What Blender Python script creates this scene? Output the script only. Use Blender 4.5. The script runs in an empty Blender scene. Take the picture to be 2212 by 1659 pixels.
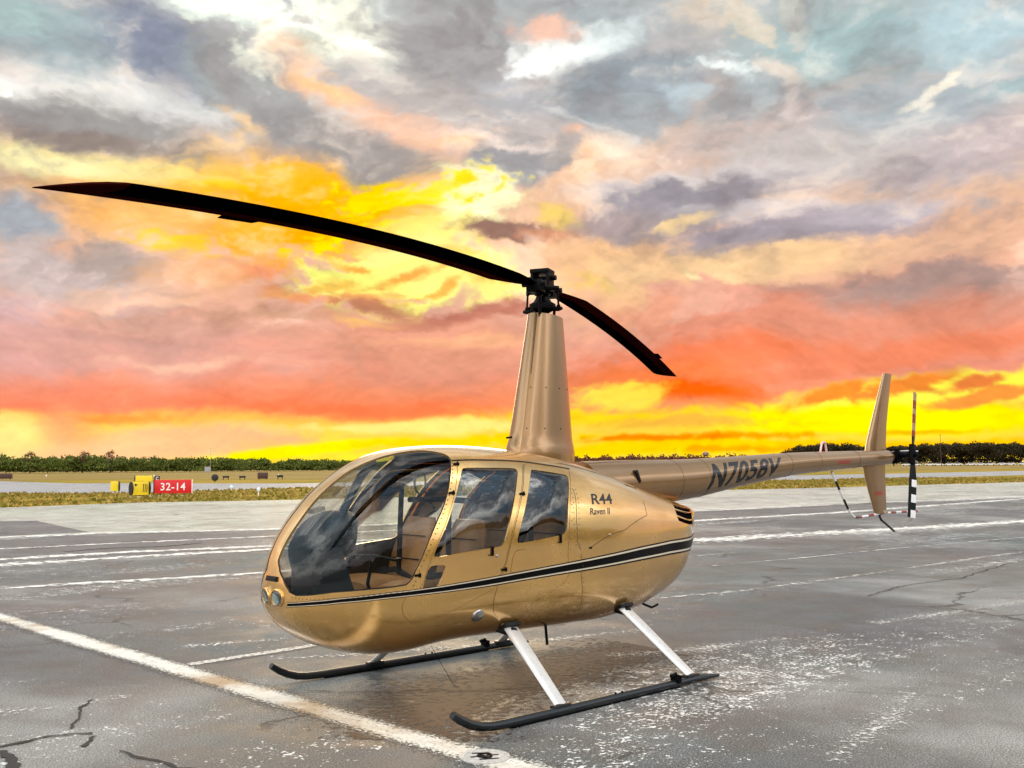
import bpy, bmesh, math, random
import numpy as np
from mathutils import Vector, Matrix, geometry
from mathutils import noise as mnoise

random.seed(7)
rng = np.random.default_rng(7)
scene = bpy.context.scene
col = scene.collection
PI = math.pi
rad = math.radians

# ---------------------------------------------------------------- camera
# The helicopter stands on the origin: +X aft, +Y its starboard side, +Z up, the rotor mast over (0, 0).
YAW, PITCH, ROLL = rad(42.923), rad(4.5454), rad(-0.3998)
CAM = Vector((-5.8457, -5.9414, 1.6593))
fwd = Vector((math.sin(YAW) * math.cos(PITCH), math.cos(YAW) * math.cos(PITCH), math.sin(PITCH)))
r0 = Vector((math.cos(YAW), -math.sin(YAW), 0))
u0 = r0.cross(fwd)
right = math.cos(ROLL) * r0 + math.sin(ROLL) * u0
up = -math.sin(ROLL) * r0 + math.cos(ROLL) * u0
cam_data = bpy.data.cameras.new('camera')
cam = bpy.data.objects.new('camera', cam_data)
col.objects.link(cam)
cam.matrix_world = Matrix(((right.x, up.x, -fwd.x, CAM.x), (right.y, up.y, -fwd.y, CAM.y),
                           (right.z, up.z, -fwd.z, CAM.z), (0, 0, 0, 1)))
cam_data.sensor_width = 36
cam_data.lens = 36 * 2207.42 / 2212
cam_data.clip_start = 0.05
cam_data.clip_end = 20000
scene.camera = cam

# ---------------------------------------------------------------- colour management
vs = scene.view_settings
vs.view_transform = 'Standard'
vs.look = 'None'
vs.exposure = 0.0
vs.gamma = 1.0
vs.use_curve_mapping = False
scene.cycles.max_bounces = 10
scene.cycles.transparent_max_bounces = 24
scene.cycles.use_denoising = True
scene.cycles.sample_clamp_indirect = 6


def lin(h, k=1.0):
    """sRGB colour (0..255) as linear RGBA"""
    v = [q / 255 for q in h]
    v = [(c / 12.92 if c <= 0.04045 else ((c + 0.055) / 1.055) ** 2.4) * k for c in v]
    return (v[0], v[1], v[2], 1.0)


# ---------------------------------------------------------------- sky
# Sunset clouds by compass bearing (degrees right of the sunset bearing) and elevation:
# (bearing, elevation, half width, half height, tilt, red, green, blue, opacity, softness, raggedness)
CLOUDS = [
    (-14.07,15.08,11.08,2.8,0,255,198,78,1,0.6,0.5),
    (-21.52,15.83,7.55,1.16,0,255,238,175,0.9,0.6,0.5),
    (-10.78,14.01,7.1,2.23,-8,255,186,58,0.95,0.6,0.6),
    (-14.04,12.75,6.92,1.38,-8,255,190,84,0.95,0.7,0.8),
    (-12.03,12.29,5.53,0.9,-4,255,178,44,0.9,0.7,0.8),
    (-24.66,15.5,3.72,0.91,0,255,248,200,0.8,0.6,0.5),
    (-19.61,13.15,4.68,1.43,0,252,198,138,0.8,0.7,0.8),
    (6.42,10.63,5.94,3.31,0,250,208,160,0.8,0.7,0.6),
    (15.29,11.01,10.19,1.73,4,250,216,172,0.9,0.6,0.5),
    (24.17,11.77,5.69,2.1,0,230,190,165,0.85,0.7,0.5),
    (20.26,16.39,9.74,3.26,0,203,192,190,0.9,0.7,0.5),
    (-20.44,19.17,7.46,1.82,0,224,224,221,0.9,0.7,0.6),
    (-25.51,21.83,5.67,1.92,0,166,180,184,0.9,0.6,0.6),
    (-26.39,22.11,3.66,1.06,0,190,210,208,0.7,0.7,0.6),
    (-19.32,22.12,4.05,1.89,-10,148,153,168,0.95,0.6,0.5),
    (-16.39,20.95,2.21,1.15,-25,172,182,182,0.8,0.6,0.6),
    (-26.92,18.79,1.7,0.74,0,255,255,252,1,0.7,0.4),
    (-25.85,18.72,3.67,0.99,0,240,236,228,0.6,0.8,0.5),
    (-23.39,17.65,6.93,1.27,-2,168,165,163,0.95,0.5,0.6),
    (-22.47,17.07,5.44,0.46,3,160,146,138,0.85,0.7,0.6),
    (-12.62,19.8,6.32,2.03,-32,174,171,170,1,0.4,0.6),
    (-7.97,17.39,4.29,1.37,-18,170,163,160,0.95,0.5,0.7),
    (-14.16,21.61,3.26,1.38,-20,186,186,184,0.9,0.5,0.6),
    (-14.62,18.89,1.49,0.33,-25,255,222,178,0.8,0.8,0.8),
    (-16.09,17.83,1.72,0.28,20,255,222,178,0.8,0.8,0.8),
    (-12.08,17.26,2.03,0.43,-15,192,172,158,0.8,0.7,0.8),
    (-10.09,23.5,5.18,2.06,-5,255,255,238,1,0.55,1.7),
    (-14.95,24.03,3.75,0.89,-5,246,255,242,1,0.6,0.9),
    (-12.16,23.7,2.3,0.77,-10,255,255,244,0.95,0.7,1.2),
    (-8.26,23.25,2.1,1.06,-20,255,255,240,0.95,0.7,1.3),
    (-10.6,22.55,1.55,0.69,0,250,250,232,0.8,0.8,1.2),
    (-6.42,24.59,1.59,0.55,-10,244,248,240,0.7,0.8,1.2),
    (-13.17,23.06,1.78,0.57,-30,240,250,236,0.8,0.7,1.0),
    (-11.89,23.04,1.54,0.64,-20,205,208,196,0.6,0.8,1.2),
    (-9.04,21.94,1.56,0.7,0,196,194,188,0.7,0.7,1.2),
    (-10.59,21.03,3.61,0.84,-32,250,208,176,0.75,0.8,0.9),
    (-9.55,20.62,1.81,0.43,-25,255,214,150,0.7,0.8,1.0),
    (-3.76,22.58,3.99,3.04,0,180,177,176,1,0.45,0.6),
    (-4.3,19.84,3.17,1.44,-10,196,188,184,0.85,0.6,0.8),
    (-0.05,19.62,3.98,1.69,0,186,186,188,0.85,0.6,0.8),
    (-1.11,20.94,1.6,0.62,0,205,205,208,0.6,0.8,1.0),
    (-5.35,18.24,5.25,0.83,-27,248,206,180,0.8,0.8,0.9),
    (-2.19,17.3,2.91,0.49,-15,250,212,180,0.9,0.6,0.8),
    (3.9,16.74,5.0,1.24,18,250,210,176,0.85,0.7,0.9),
    (4.53,23.67,4.78,1.39,0,182,188,190,0.9,0.6,0.7),
    (2.64,22.37,3.06,1.08,6,255,255,250,1,0.5,0.9),
    (1.31,22.16,1.87,0.61,0,255,255,252,1,0.6,0.8),
    (5.04,22.84,2.39,0.82,15,240,248,246,0.8,0.7,0.8),
    (1.59,23.7,1.77,0.69,-12,246,206,186,0.9,0.6,1.0),
    (6.59,20.54,4.72,1.91,8,163,170,175,1,0.5,0.6),
    (6.04,18.75,2.89,1.33,0,180,185,188,0.9,0.6,0.7),
    (2.06,18.13,2.12,0.74,0,200,192,188,0.7,0.7,1.0),
    (3.52,18.22,0.79,0.34,0,250,208,182,0.9,0.6,0.6),
    (4.19,18.74,2.38,0.24,-20,245,240,235,0.5,0.8,1.0),
    (5.48,17.19,1.31,0.74,-20,240,222,205,0.7,0.7,1.0),
    (18.08,22.15,6.75,2.46,0,176,195,196,0.95,0.6,0.5),
    (25.25,21.56,3.94,2.14,0,193,212,217,0.9,0.7,0.5),
    (22.42,18.44,4.54,1.81,0,177,189,194,0.8,0.7,0.5),
    (14.05,19.81,3.26,1.4,0,184,192,194,0.8,0.7,0.7),
    (12.65,23.85,2.81,0.77,-35,224,214,198,0.9,0.5,1.4),
    (15.67,23.73,1.99,0.76,-60,214,214,206,0.85,0.5,1.2),
    (10.58,23.68,1.81,0.91,-20,222,208,192,0.7,0.6,1.4),
    (15.09,20.88,1.74,0.46,-10,228,218,206,0.9,0.6,0.8),
    (15.92,19.87,0.74,1.48,30,226,215,206,0.75,0.8,1.2),
    (17.11,18.52,1.34,0.33,-10,228,216,210,0.8,0.6,0.9),
    (22.68,19.19,1.59,0.36,38,238,232,218,1,0.5,0.9),
    (21.75,18.82,0.92,0.2,15,236,230,218,0.9,0.5,0.8),
    (12.01,21.15,1.28,0.51,-10,250,255,252,0.95,0.8,1.1),
    (9.19,19.88,1.71,0.43,-5,205,218,222,0.7,0.8,0.9),
    (26.63,18.5,1.92,0.66,0,180,200,202,0.7,0.7,0.7),
    (17.65,16.41,6.24,1.42,-8,206,200,196,0.7,0.7,0.7),
    (24.77,15.63,4.37,1.36,12,198,186,188,0.8,0.7,0.7),
    (10.39,15.44,6.63,0.74,5,224,216,214,0.9,0.5,0.4),
    (10.11,14.47,6.12,1.24,3,168,162,167,1,0.35,0.35),
    (6.99,13.27,4.41,0.86,0,180,166,166,0.95,0.5,0.4),
    (16.83,13.48,7.94,0.53,-5,216,208,208,0.8,0.6,0.5),
    (16.31,12.52,7.01,1.17,-2,180,170,176,1,0.4,0.35),
    (10.22,13.52,2.3,0.27,10,255,226,178,0.95,0.6,0.5),
    (20.13,12.85,3.25,0.62,0,205,196,200,0.7,0.7,0.5),
    (-0.34,16.46,3.31,1.49,4,170,167,168,1,0.3,0.35),
    (2.32,17.27,1.59,0.69,40,184,176,172,0.9,0.4,0.6),
    (-1.12,17.74,3.44,0.2,-8,250,232,222,0.5,0.6,0.6),
    (-7.68,10.14,5.53,1.83,-4,255,253,150,1,0.4,1.5),
    (-3.79,10.48,3.92,1.54,0,255,252,160,1,0.5,0.8),
    (-2.73,14.5,2.5,1.36,-20,255,250,206,1,0.6,1.5),
    (-4.57,13.03,2.88,1.01,0,255,244,150,0.8,0.6,0.9),
    (-6.66,14.88,3.13,0.85,6,255,226,30,0.9,0.6,2.2),
    (-8.73,14.45,1.55,0.35,-20,255,230,40,0.8,0.6,2.2),
    (-10.51,11.89,2.8,0.6,22,255,234,40,0.9,0.6,2.0),
    (-18.04,11.56,1.9,0.49,0,255,222,50,0.8,0.8,1.8),
    (-16.29,15.31,1.46,0.38,0,255,226,60,0.5,0.9,1.4),
    (2.02,13.77,1.21,0.4,-10,255,226,110,0.6,0.9,1.5),
    (3.55,10.13,0.94,0.51,-10,255,226,120,0.5,0.9,1.4),
    (-6.39,11.86,2.34,0.76,0,255,250,170,0.8,0.6,0.9),
    (-0.89,13.04,2.95,0.63,-2,160,128,116,1,0.4,0.5),
    (-8.33,11.12,1.18,0.23,0,250,176,96,0.9,0.7,0.9),
    (-6.39,10.46,2.33,0.23,14,246,168,90,0.8,0.7,1.0),
    (-9.99,10.09,1.53,0.3,10,250,190,100,0.7,0.8,1.0),
    (-5.22,9.65,1.82,0.23,20,248,176,92,0.8,0.7,1.0),
    (-3.78,11.51,1.31,0.26,-10,252,200,110,0.6,0.8,1.0),
    (-1.69,10.23,1.83,0.31,8,250,196,110,0.7,0.8,1.0),
    (2.01,12.89,2.1,0.3,0,215,160,130,0.8,0.6,0.6),
    (-14.01,10.64,2.72,0.65,8,244,160,115,0.8,0.6,1.0),
    (-12.0,9.33,2.01,0.5,-10,246,172,122,0.8,0.6,1.0),
    (-8.45,9.28,2.05,0.56,0,240,165,110,0.8,0.6,0.9),
    (-26.09,12.38,2.34,1.51,0,184,188,194,1,0.5,0.6),
    (-25.6,10.34,2.99,0.93,0,216,206,204,0.9,0.7,0.6),
    (-22.51,9.85,6.26,1.78,0,204,188,184,0.95,0.6,0.6),
    (-21.06,10.54,2.52,1.01,-4,188,172,164,0.95,0.6,0.6),
    (-26.37,7.73,3.15,1.16,0,218,192,194,0.7,0.7,0.6),
    (-19.51,8.51,2.79,0.24,0,252,210,186,0.9,0.7,0.6),
    (-21.14,8.97,1.83,0.34,4,235,200,178,0.8,0.7,0.7),
    (-16.94,10.15,2.88,1.48,0,248,196,150,0.7,0.7,0.9),
    (-15.92,7.21,7.22,0.55,-2,205,168,148,0.8,0.6,0.6),
    (-20.18,7.44,3.69,0.49,0,222,180,165,0.7,0.7,0.6),
    (-12.99,8.04,4.96,0.5,0,200,162,138,0.8,0.7,0.7),
    (-3.79,8.17,4.94,0.52,10,190,128,112,0.95,0.5,0.7),
    (-1.7,8.69,2.35,0.41,18,196,136,118,0.9,0.5,0.7),
    (-7.93,8.78,2.31,0.46,-8,198,140,115,0.9,0.5,0.8),
    (-8.19,7.75,1.79,0.2,0,255,225,110,0.8,0.6,0.7),
    (-26.11,6.0,4.21,1.26,0,212,174,178,0.8,0.8,0.5),
    (-5.35,6.36,10.24,1.91,0,234,172,146,0.9,0.7,0.6),
    (-20.15,5.98,10.06,1.46,0,226,178,164,0.9,0.8,0.6),
    (-21.08,6.68,5.9,0.48,-2,214,172,160,0.7,0.7,0.8),
    (-17.33,5.44,4.75,0.25,0,250,204,178,0.7,0.7,0.8),
    (-2.23,6.88,5.2,0.36,4,250,195,155,0.7,0.7,0.8),
    (-22.37,3.82,8.87,0.72,0,238,154,132,0.7,0.8,0.4),
    (-12.94,3.44,12.67,0.66,-1,243,148,114,0.8,0.8,0.4),
    (-7.4,3.0,8.38,0.46,-2,252,140,98,0.9,0.7,0.5),
    (-23.46,3.22,5.25,0.38,0,252,148,118,0.8,0.7,0.5),
    (-21.22,2.56,3.16,0.29,-2,255,160,90,0.8,0.7,0.5),
    (-17.03,1.6,7.09,0.74,0,252,200,158,0.9,0.6,0.4),
    (-26.41,1.8,1.67,1.07,0,255,240,140,0.95,0.7,0.4),
    (-23.97,2.05,1.3,1.18,0,250,184,140,0.8,0.7,0.4),
    (-24.48,0.63,6.0,0.38,0,255,226,170,0.8,0.7,0.4),
    (-20.96,0.87,8.55,0.72,0,253,208,160,1,0.6,0.3),
    (-26.4,1.57,1.87,1.16,0,255,236,160,0.9,0.8,0.3),
    (-11.92,0.81,5.69,0.35,5,255,246,60,1,0.4,0.4),
    (-4.06,2.09,7.7,0.41,0,255,236,150,0.95,0.5,0.6),
    (-2.25,1.31,6.7,0.26,2,255,222,30,0.95,0.6,0.8),
    (-3.8,0.41,7.69,0.41,0,255,240,90,0.9,0.6,0.5),
    (21.13,8.44,10.87,1.32,0,206,166,152,1,0.35,0.6),
    (23.61,8.75,5.71,0.95,3,186,160,152,0.95,0.5,0.6),
    (11.74,7.91,6.5,1.52,0,232,164,140,1,0.35,0.5),
    (8.71,8.72,1.92,1.17,0,240,186,164,1,0.3,0.5),
    (11.14,9.2,1.51,1.16,0,242,190,168,1,0.3,0.5),
    (13.0,8.62,1.49,1.01,0,236,180,160,1,0.35,0.5),
    (10.27,9.94,0.41,0.35,0,255,240,190,0.8,0.6,0.8),
    (7.93,8.29,1.28,1.02,0,240,180,152,1,0.3,0.5),
    (17.57,6.55,11.29,1.48,2,230,162,138,1,0.6,0.5),
    (11.68,5.5,7.96,1.14,2,244,146,108,0.95,0.7,0.5),
    (19.88,5.47,9.63,0.73,6,238,152,120,1,0.5,0.4),
    (7.61,4.57,5.36,0.87,0,248,146,94,0.9,0.7,0.5),
    (9.63,3.84,4.54,0.51,-2,255,120,48,0.95,0.6,0.4),
    (13.85,3.05,3.91,0.35,-2,248,150,90,0.9,0.6,0.6),
    (22.09,3.57,9.34,1.11,5,255,250,110,1,0.3,0.4),
    (19.78,2.3,11.85,0.88,0,255,246,50,1,0.5,0.4),
    (5.8,3.69,2.57,0.77,0,255,238,110,0.9,0.5,0.8),
    (5.01,2.54,5.65,0.52,0,255,230,60,0.8,0.6,0.8),
    (9.6,2.23,5.03,0.36,0,250,196,100,0.9,0.6,0.8),
    (17.25,3.67,2.61,0.45,12,248,160,80,1,0.4,0.6),
    (20.75,3.98,2.73,0.49,14,246,158,84,1,0.4,0.6),
    (24.09,4.09,1.52,0.43,14,240,150,90,1,0.4,0.6),
    (24.71,3.36,3.43,0.42,10,246,168,92,1,0.4,0.6),
    (8.82,0.83,7.55,0.46,0,255,220,0,1,0.6,0.6),
    (11.59,1.44,6.44,0.2,0,255,170,40,0.9,0.6,0.9),
    (7.56,1.36,4.07,0.18,0,255,150,30,0.9,0.6,0.9),
    (12.56,0.67,4.43,0.18,0,255,176,30,0.9,0.6,0.9),
    (21.99,0.93,8.87,0.29,0,255,205,40,0.9,0.6,0.7),
    (21.57,1.66,2.69,0.12,0,235,180,50,0.8,0.6,0.8),
]


SUN_BEARING = YAW - rad(4)          # the bright gap in the clouds
SUN_EL = rad(11)

world = bpy.data.worlds.new('World')
scene.world = world
world.use_nodes = True
nt = world.node_tree
nt.nodes.clear()


class NT:
    """small helper for building node trees"""

    def __init__(self, tree):
        self.t = tree

    def n(self, typ, **kw):
        nd = self.t.nodes.new(typ)
        for k, v in kw.items():
            if k.startswith('i_'):
                nd.inputs[k[2:].replace('_', ' ')].default_value = v
            else:
                setattr(nd, k, v)
        return nd

    def link(self, a, b):
        self.t.links.new(a, b)

    def val(self, sock, v):
        if isinstance(v, (int, float, tuple, list)):
            sock.default_value = v
        else:
            self.link(v, sock)

    def math(self, op, a, b=0.0, c=0.0, clamp=False):
        nd = self.n('ShaderNodeMath', operation=op, use_clamp=clamp)
        for s, v in zip(nd.inputs, (a, b, c)):
            self.val(s, v)
        return nd.outputs[0]

    def vmath(self, op, a, b=None, scale=None):
        nd = self.n('ShaderNodeVectorMath', operation=op)
        self.val(nd.inputs[0], a)
        if b is not None:
            self.val(nd.inputs[1], b)
        if scale is not None:
            self.val(nd.inputs['Scale'], scale)
        return nd.outputs['Value'] if op in ('LENGTH', 'DOT_PRODUCT', 'DISTANCE') else nd.outputs['Vector']

    def mix(self, f, a, b, blend='MIX'):
        nd = self.n('ShaderNodeMix', data_type='RGBA', blend_type=blend)
        self.val(nd.inputs[0], f)
        self.val(nd.inputs[6], a)
        self.val(nd.inputs[7], b)
        return nd.outputs[2]

    def smooth(self, v, a, b, lo=0.0, hi=1.0, kind='SMOOTHSTEP'):
        nd = self.n('ShaderNodeMapRange', interpolation_type=kind)
        for s, x in zip(nd.inputs[:5], (v, a, b, lo, hi)):
            self.val(s, x)
        return nd.outputs[0]

    def noise(self, vec, scale, detail=4.0, rough=0.5, distort=0.0, out='Fac'):
        nd = self.n('ShaderNodeTexNoise')
        if vec is not None:
            self.link(vec, nd.inputs['Vector'])
        for k, v in (('Scale', scale), ('Detail', detail), ('Roughness', rough), ('Distortion', distort)):
            nd.inputs[k].default_value = v
        return nd.outputs[out]

    def ramp(self, f, stops, interp='LINEAR'):
        nd = self.n('ShaderNodeValToRGB')
        cr = nd.color_ramp
        cr.interpolation = interp
        while len(cr.elements) < len(stops):
            cr.elements.new(0.5)
        for e, (p, c) in zip(cr.elements, stops):
            e.position = p
            e.color = c
        self.val(nd.inputs[0], f)
        return nd.outputs[0]


def sky_map(W=4096, H=1024):
    """The cloud cover as a map over the dome: columns are bearings -180..180 from the sunset, rows elevations 0..90."""
    az = ((np.arange(W) + 0.5) / W * 360 - 180).astype(np.float32)[None, :].repeat(H, 0)
    el = ((np.arange(H) + 0.5) / H * 90).astype(np.float32)[:, None].repeat(W, 1)
    g = np.random.default_rng(11)

    def vnoise(x, y, cell_x, cell_y, seed):
        """smooth lattice noise in -1..1, periodic in bearing"""
        nx = max(4, int(round(360 / cell_x)))
        ny = int(160 / cell_y) + 4
        lat = np.random.default_rng(seed).uniform(-1, 1, (ny, nx)).astype(np.float32)
        fx = x / 360 * nx
        fy = (y + 30) / cell_y
        ix = np.floor(fx).astype(np.int32)
        iy = np.floor(fy).astype(np.int32)
        fx = fx - ix
        fy = fy - iy
        fx = fx * fx * fx * (fx * (fx * 6 - 15) + 10)
        fy = fy * fy * fy * (fy * (fy * 6 - 15) + 10)
        iy = np.clip(iy, 0, ny - 2)
        x0, x1 = ix % nx, (ix + 1) % nx
        a_ = lat[iy, x0] * (1 - fx) + lat[iy, x1] * fx
        b_ = lat[iy + 1, x0] * (1 - fx) + lat[iy + 1, x1] * fx
        return a_ * (1 - fy) + b_ * fy

    def fbm(x, y, cell, octaves, seed, rough=0.55, flat=2.0, rot=0.5):
        s = np.zeros_like(x)
        amp, tot = 1.0, 0.0
        c_, s_ = math.cos(rot), math.sin(rot)
        for o in range(octaves):
            s += amp * vnoise(x + 17.3 * o, y + 5.1 * o, cell, cell / flat, seed + o)
            tot += amp
            amp *= rough
            cell /= 1.93
        return s / tot

    def sstep(v, a, b):
        t = np.clip((v - a) / (b - a), 0, 1)
        return t * t * (3 - 2 * t)

    flatten = 0.25 + 0.75 * sstep(el, 0, 9)
    wx = fbm(az, el, 13.0, 3, 100)
    wy = fbm(az, el, 13.0, 3, 200)
    x2, y2 = az + 3.0 * wx, el + 1.5 * wy
    wx2 = fbm(x2, y2, 3.6, 7, 300, 0.5)
    wy2 = fbm(x2, y2, 3.6, 7, 400, 0.5)
    px = az + (1.5 * wx + 1.25 * wx2) * flatten
    py = el + (0.7 * wy + 0.8 * wy2) * flatten
    ragged = fbm(x2 + 1.4 * wx2, y2 + 0.8 * wy2, 2.4, 6, 500, 0.66)
    fine_rag = fbm(x2 + 0.9 * wx2, y2 + 0.5 * wy2, 0.9, 5, 900, 0.66)
    # billows: sharp creases between rounded lumps
    bill = 1 - np.abs(fbm(x2, y2, 3.0, 5, 600, 0.6)) * 2.4
    stops = [(0, (255, 225, 90)), (2.1, (255, 216, 104)), (3.3, (246, 160, 118)), (5.1, (232, 160, 138)), (7.5, (228, 178, 160)), (10.2, (233, 189, 164)),
             (13.5, (235, 197, 166)), (17.4, (211, 192, 182)), (21.6, (192, 188, 186)), (27, (188, 195, 196)), (42, (198, 204, 210)), (90, (206, 211, 218))]
    xs = [p_ for p_, _ in stops]
    cs = np.array([lin(h)[:3] for _, h in stops])
    img = np.stack([np.interp(py, xs, cs[:, k]) for k in range(3)], -1).astype(np.float32)

    def over(m, colr):
        m = m[..., None]
        return img * (1 - m) + np.array(colr[:3], np.float32) * m

    # away from the sunset the glow along the horizon fades to mauve grey
    away = sstep(np.abs(az), 30, 85)
    img = over(away * sstep(py, 26, 8), lin((185, 169, 171)))
    # broken cloud with clear gaps over the rest of the dome
    cover = fbm(az, el, 48.0, 8, 700, 0.47, 1.5) + 0.10 * wx2
    bs = [(-.42, (112, 134, 152)), (-.2, (104, 109, 118)), (-.02, (164, 164, 166)), (.10, (255, 253, 248)), (.2, (222, 217, 212)), (.42, (132, 160, 178))]
    bc = np.array([lin(h)[:3] for _, h in bs])
    brk = np.stack([np.interp(cover, [p_ for p_, _ in bs], bc[:, k]) for k in range(3)], -1).astype(np.float32)
    m = (np.maximum(sstep(el, 24, 34), away) * (0.25 + 0.65 * sstep(py, 3, 14)))[..., None]
    img = img * (1 - m) + brk * m
    for (ba, be, hw, hh, tilt, cr, cg, cb, op, soft, rag) in CLOUDS:
        R_ = max(hw, hh) * (1.0 + soft * 0.6 + rag * 0.6) + 3
        i0, i1 = int((ba - R_ + 180) / 360 * W), int((ba + R_ + 180) / 360 * W) + 1
        j0, j1 = max(0, int((be - R_) / 90 * H)), min(H, int((be + R_) / 90 * H) + 1)
        if j1 <= j0:
            continue
        sl = (slice(j0, j1), slice(i0, i1))
        dx, dy = px[sl] - ba, py[sl] - be
        c_, s_ = math.cos(rad(tilt)), math.sin(rad(tilt))
        L = np.sqrt(((dx * c_ + dy * s_) / hw) ** 2 + ((-dx * s_ + dy * c_) / hh) ** 2)
        q_ = min(1.0, hh / 1.6)
        L = L + rag * (0.75 * ragged[sl] * q_ + fine_rag[sl] * (1 - 0.6 * q_) * 1.1)
        soft = soft * 1.05
        mm = (op * sstep(L, 1 + soft * 0.6, 1 - soft))[..., None]
        img[sl] = img[sl] * (1 - mm) + np.array(lin((cr, cg, cb))[:3], np.float32) * mm
    # relief: lit tops and dark undersides of the lumps
    puffs = fbm(x2 + 0.8 * wx2, y2 + 0.5 * wy2, 4.2, 9, 800, 0.60, 1.7)
    relief = 1.0 + (0.26 * puffs + 0.10 * fine_rag) * (0.35 + 0.65 * flatten) + 0.05 * (bill - 0.5) * sstep(el, 2, 8)
    gy = np.zeros_like(relief)
    gy[1:-1] = (bill[2:] - bill[:-2])
    relief += np.clip(gy * 0.12, -0.035, 0.035)
    # lit crests and shaded hollows of the lumps
    tt = (puffs * 1.7 + fine_rag * 0.5) * (0.25 + 0.75 * sstep(el, 3, 12))
    img = over(0.24 * sstep(tt, 0.25, 0.95), lin((255, 240, 222)))
    img = over(0.30 * sstep(el, 8, 14) * sstep(-tt, 0.25, 0.95), lin((168, 158, 160)))
    img *= np.clip(relief, 0.5, 1.5)[..., None]
    # the air after the rain is clear: colours deep, light and dark well apart
    lum = (img * np.array([0.30, 0.55, 0.15], np.float32)).sum(-1, keepdims=True)
    img = lum + (img - lum) * 1.08
    img = np.clip(img, 0.0, None)
    piv = np.float32(0.52)
    img = piv * (img / piv) ** np.float32(1.17)
    # opposite the sunset and overhead the cover is thinner and brighter
    f = np.cos(np.radians(el)) * np.cos(np.radians(az))
    # an overcast sky is three times as bright overhead as low down
    cie = (1 + 2 * np.sin(np.radians(el))) / 3
    k_ = 1 - sstep(f, -0.25, 0.80)
    img *= (1 + (SKY_GAIN * cie - 1) * k_)[..., None]
    clear = sstep(cover, 0.22, 0.5) * np.maximum(sstep(el, 24, 34), away)
    out = np.ones((H, W, 4), np.float32)
    out[..., :3] = img
    out[..., 3] = 1 - 0.6 * clear
    im = bpy.data.images.new('cloud_cover', W, H, alpha=True, float_buffer=True)
    im.colorspace_settings.name = 'Non-Color'
    im.alpha_mode = 'CHANNEL_PACKED'
    im.pixels.foreach_set(out.ravel())
    im.update()
    im.pack()
    return im


SKY_GAIN = 7.6
w = NT(nt)
tc = w.n('ShaderNodeTexCoord')
D = tc.outputs['Generated']
FH = (math.sin(YAW), math.cos(YAW), 0)
RH = (math.cos(YAW), -math.sin(YAW), 0)
az = w.math('ARCTAN2', w.vmath('DOT_PRODUCT', D, RH), w.vmath('DOT_PRODUCT', D, FH))
sepD = w.n('ShaderNodeSeparateXYZ')
w.link(D, sepD.inputs[0])
el = w.math('ARCSINE', sepD.outputs['Z'])
# wisps finer than the cloud map
stretch = w.vmath('MULTIPLY', D, (1, 1, 1.8))
fine = w.noise(stretch, 60.0, 5.0, 0.65, 0.0, 'Color')
sepF = w.n('ShaderNodeSeparateXYZ')
w.link(fine, sepF.inputs[0])
flat = w.smooth(el, 0.0, rad(9), 0.2, 1.0)
du = w.math('MULTIPLY', w.math('SUBTRACT', sepF.outputs['X'], 0.5), w.math('MULTIPLY', flat, rad(0.9) / (2 * PI)))
dv = w.math('MULTIPLY', w.math('SUBTRACT', sepF.outputs['Y'], 0.5), w.math('MULTIPLY', flat, rad(0.6) / (PI / 2)))
uv = w.n('ShaderNodeCombineXYZ')
w.link(w.math('ADD', w.math('MULTIPLY_ADD', az, 1 / (2 * PI), 0.5), du), uv.inputs[0])
vv = w.math('ADD', w.math('MULTIPLY', el, 2 / PI), dv)
w.link(w.math('MINIMUM', w.math('MAXIMUM', vv, 0.0006), 0.9994), uv.inputs[1])
tex = w.n('ShaderNodeTexImage', interpolation='Cubic', extension='REPEAT')
tex.image = sky_map()
w.link(uv.outputs[0], tex.inputs['Vector'])
c = w.vmath('SCALE', tex.outputs['Color'], scale=w.math('MULTIPLY_ADD', w.math('SUBTRACT', sepF.outputs['Z'], 0.5), 0.09, 1.0))
sky = w.n('ShaderNodeTexSky', sky_type='NISHITA', sun_disc=False)
sky.sun_elevation = SUN_EL
sky.sun_rotation = SUN_BEARING
sky.altitude = 200
# the clear sky shows through the gaps in the cloud
clear_sky = w.vmath('SCALE', sky.outputs[0], scale=0.10)
c = w.mix(tex.outputs['Alpha'], clear_sky, c)
bg = w.n('ShaderNodeBackground')
w.link(c, bg.inputs['Color'])
bg.inputs['Strength'].default_value = 1.0
outw = w.n('ShaderNodeOutputWorld')
w.link(bg.outputs[0], outw.inputs['Surface'])

world.cycles.sampling_method = 'MANUAL'
world.cycles.sample_map_resolution = 512

# ---------------------------------------------------------------- sun behind the clouds: weak, warm and very soft
sun_data = bpy.data.lights.new('sun', 'SUN')
sun_data.energy = 0.6
sun_data.angle = rad(16)
sun_data.color = (1.0, 0.72, 0.42)
sun = bpy.data.objects.new('sun', sun_data)
col.objects.link(sun)
sd = Vector((math.sin(SUN_BEARING) * math.cos(SUN_EL), math.cos(SUN_BEARING) * math.cos(SUN_EL), math.sin(SUN_EL)))
sun.rotation_euler = sd.to_track_quat('Z', 'Y').to_euler()
sun.location = (0, 0, 60)

# ================================================================ helpers
def mesh_of(name, verts, faces, mats=None, midx=None, smooth=True, normals=None):
    me = bpy.data.meshes.new(name)
    me.from_pydata([tuple(map(float, v)) for v in verts], [], [tuple(map(int, f)) for f in faces])
    for m in (mats or []):
        me.materials.append(m)
    if midx is not None:
        me.polygons.foreach_set('material_index', np.asarray(midx, np.int32))
    me.polygons.foreach_set('use_smooth', np.full(len(me.polygons), smooth, bool))
    me.update()
    if normals is not None:
        me.normals_split_custom_set_from_vertices([tuple(map(float, n_)) for n_ in normals])
    return me


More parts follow.
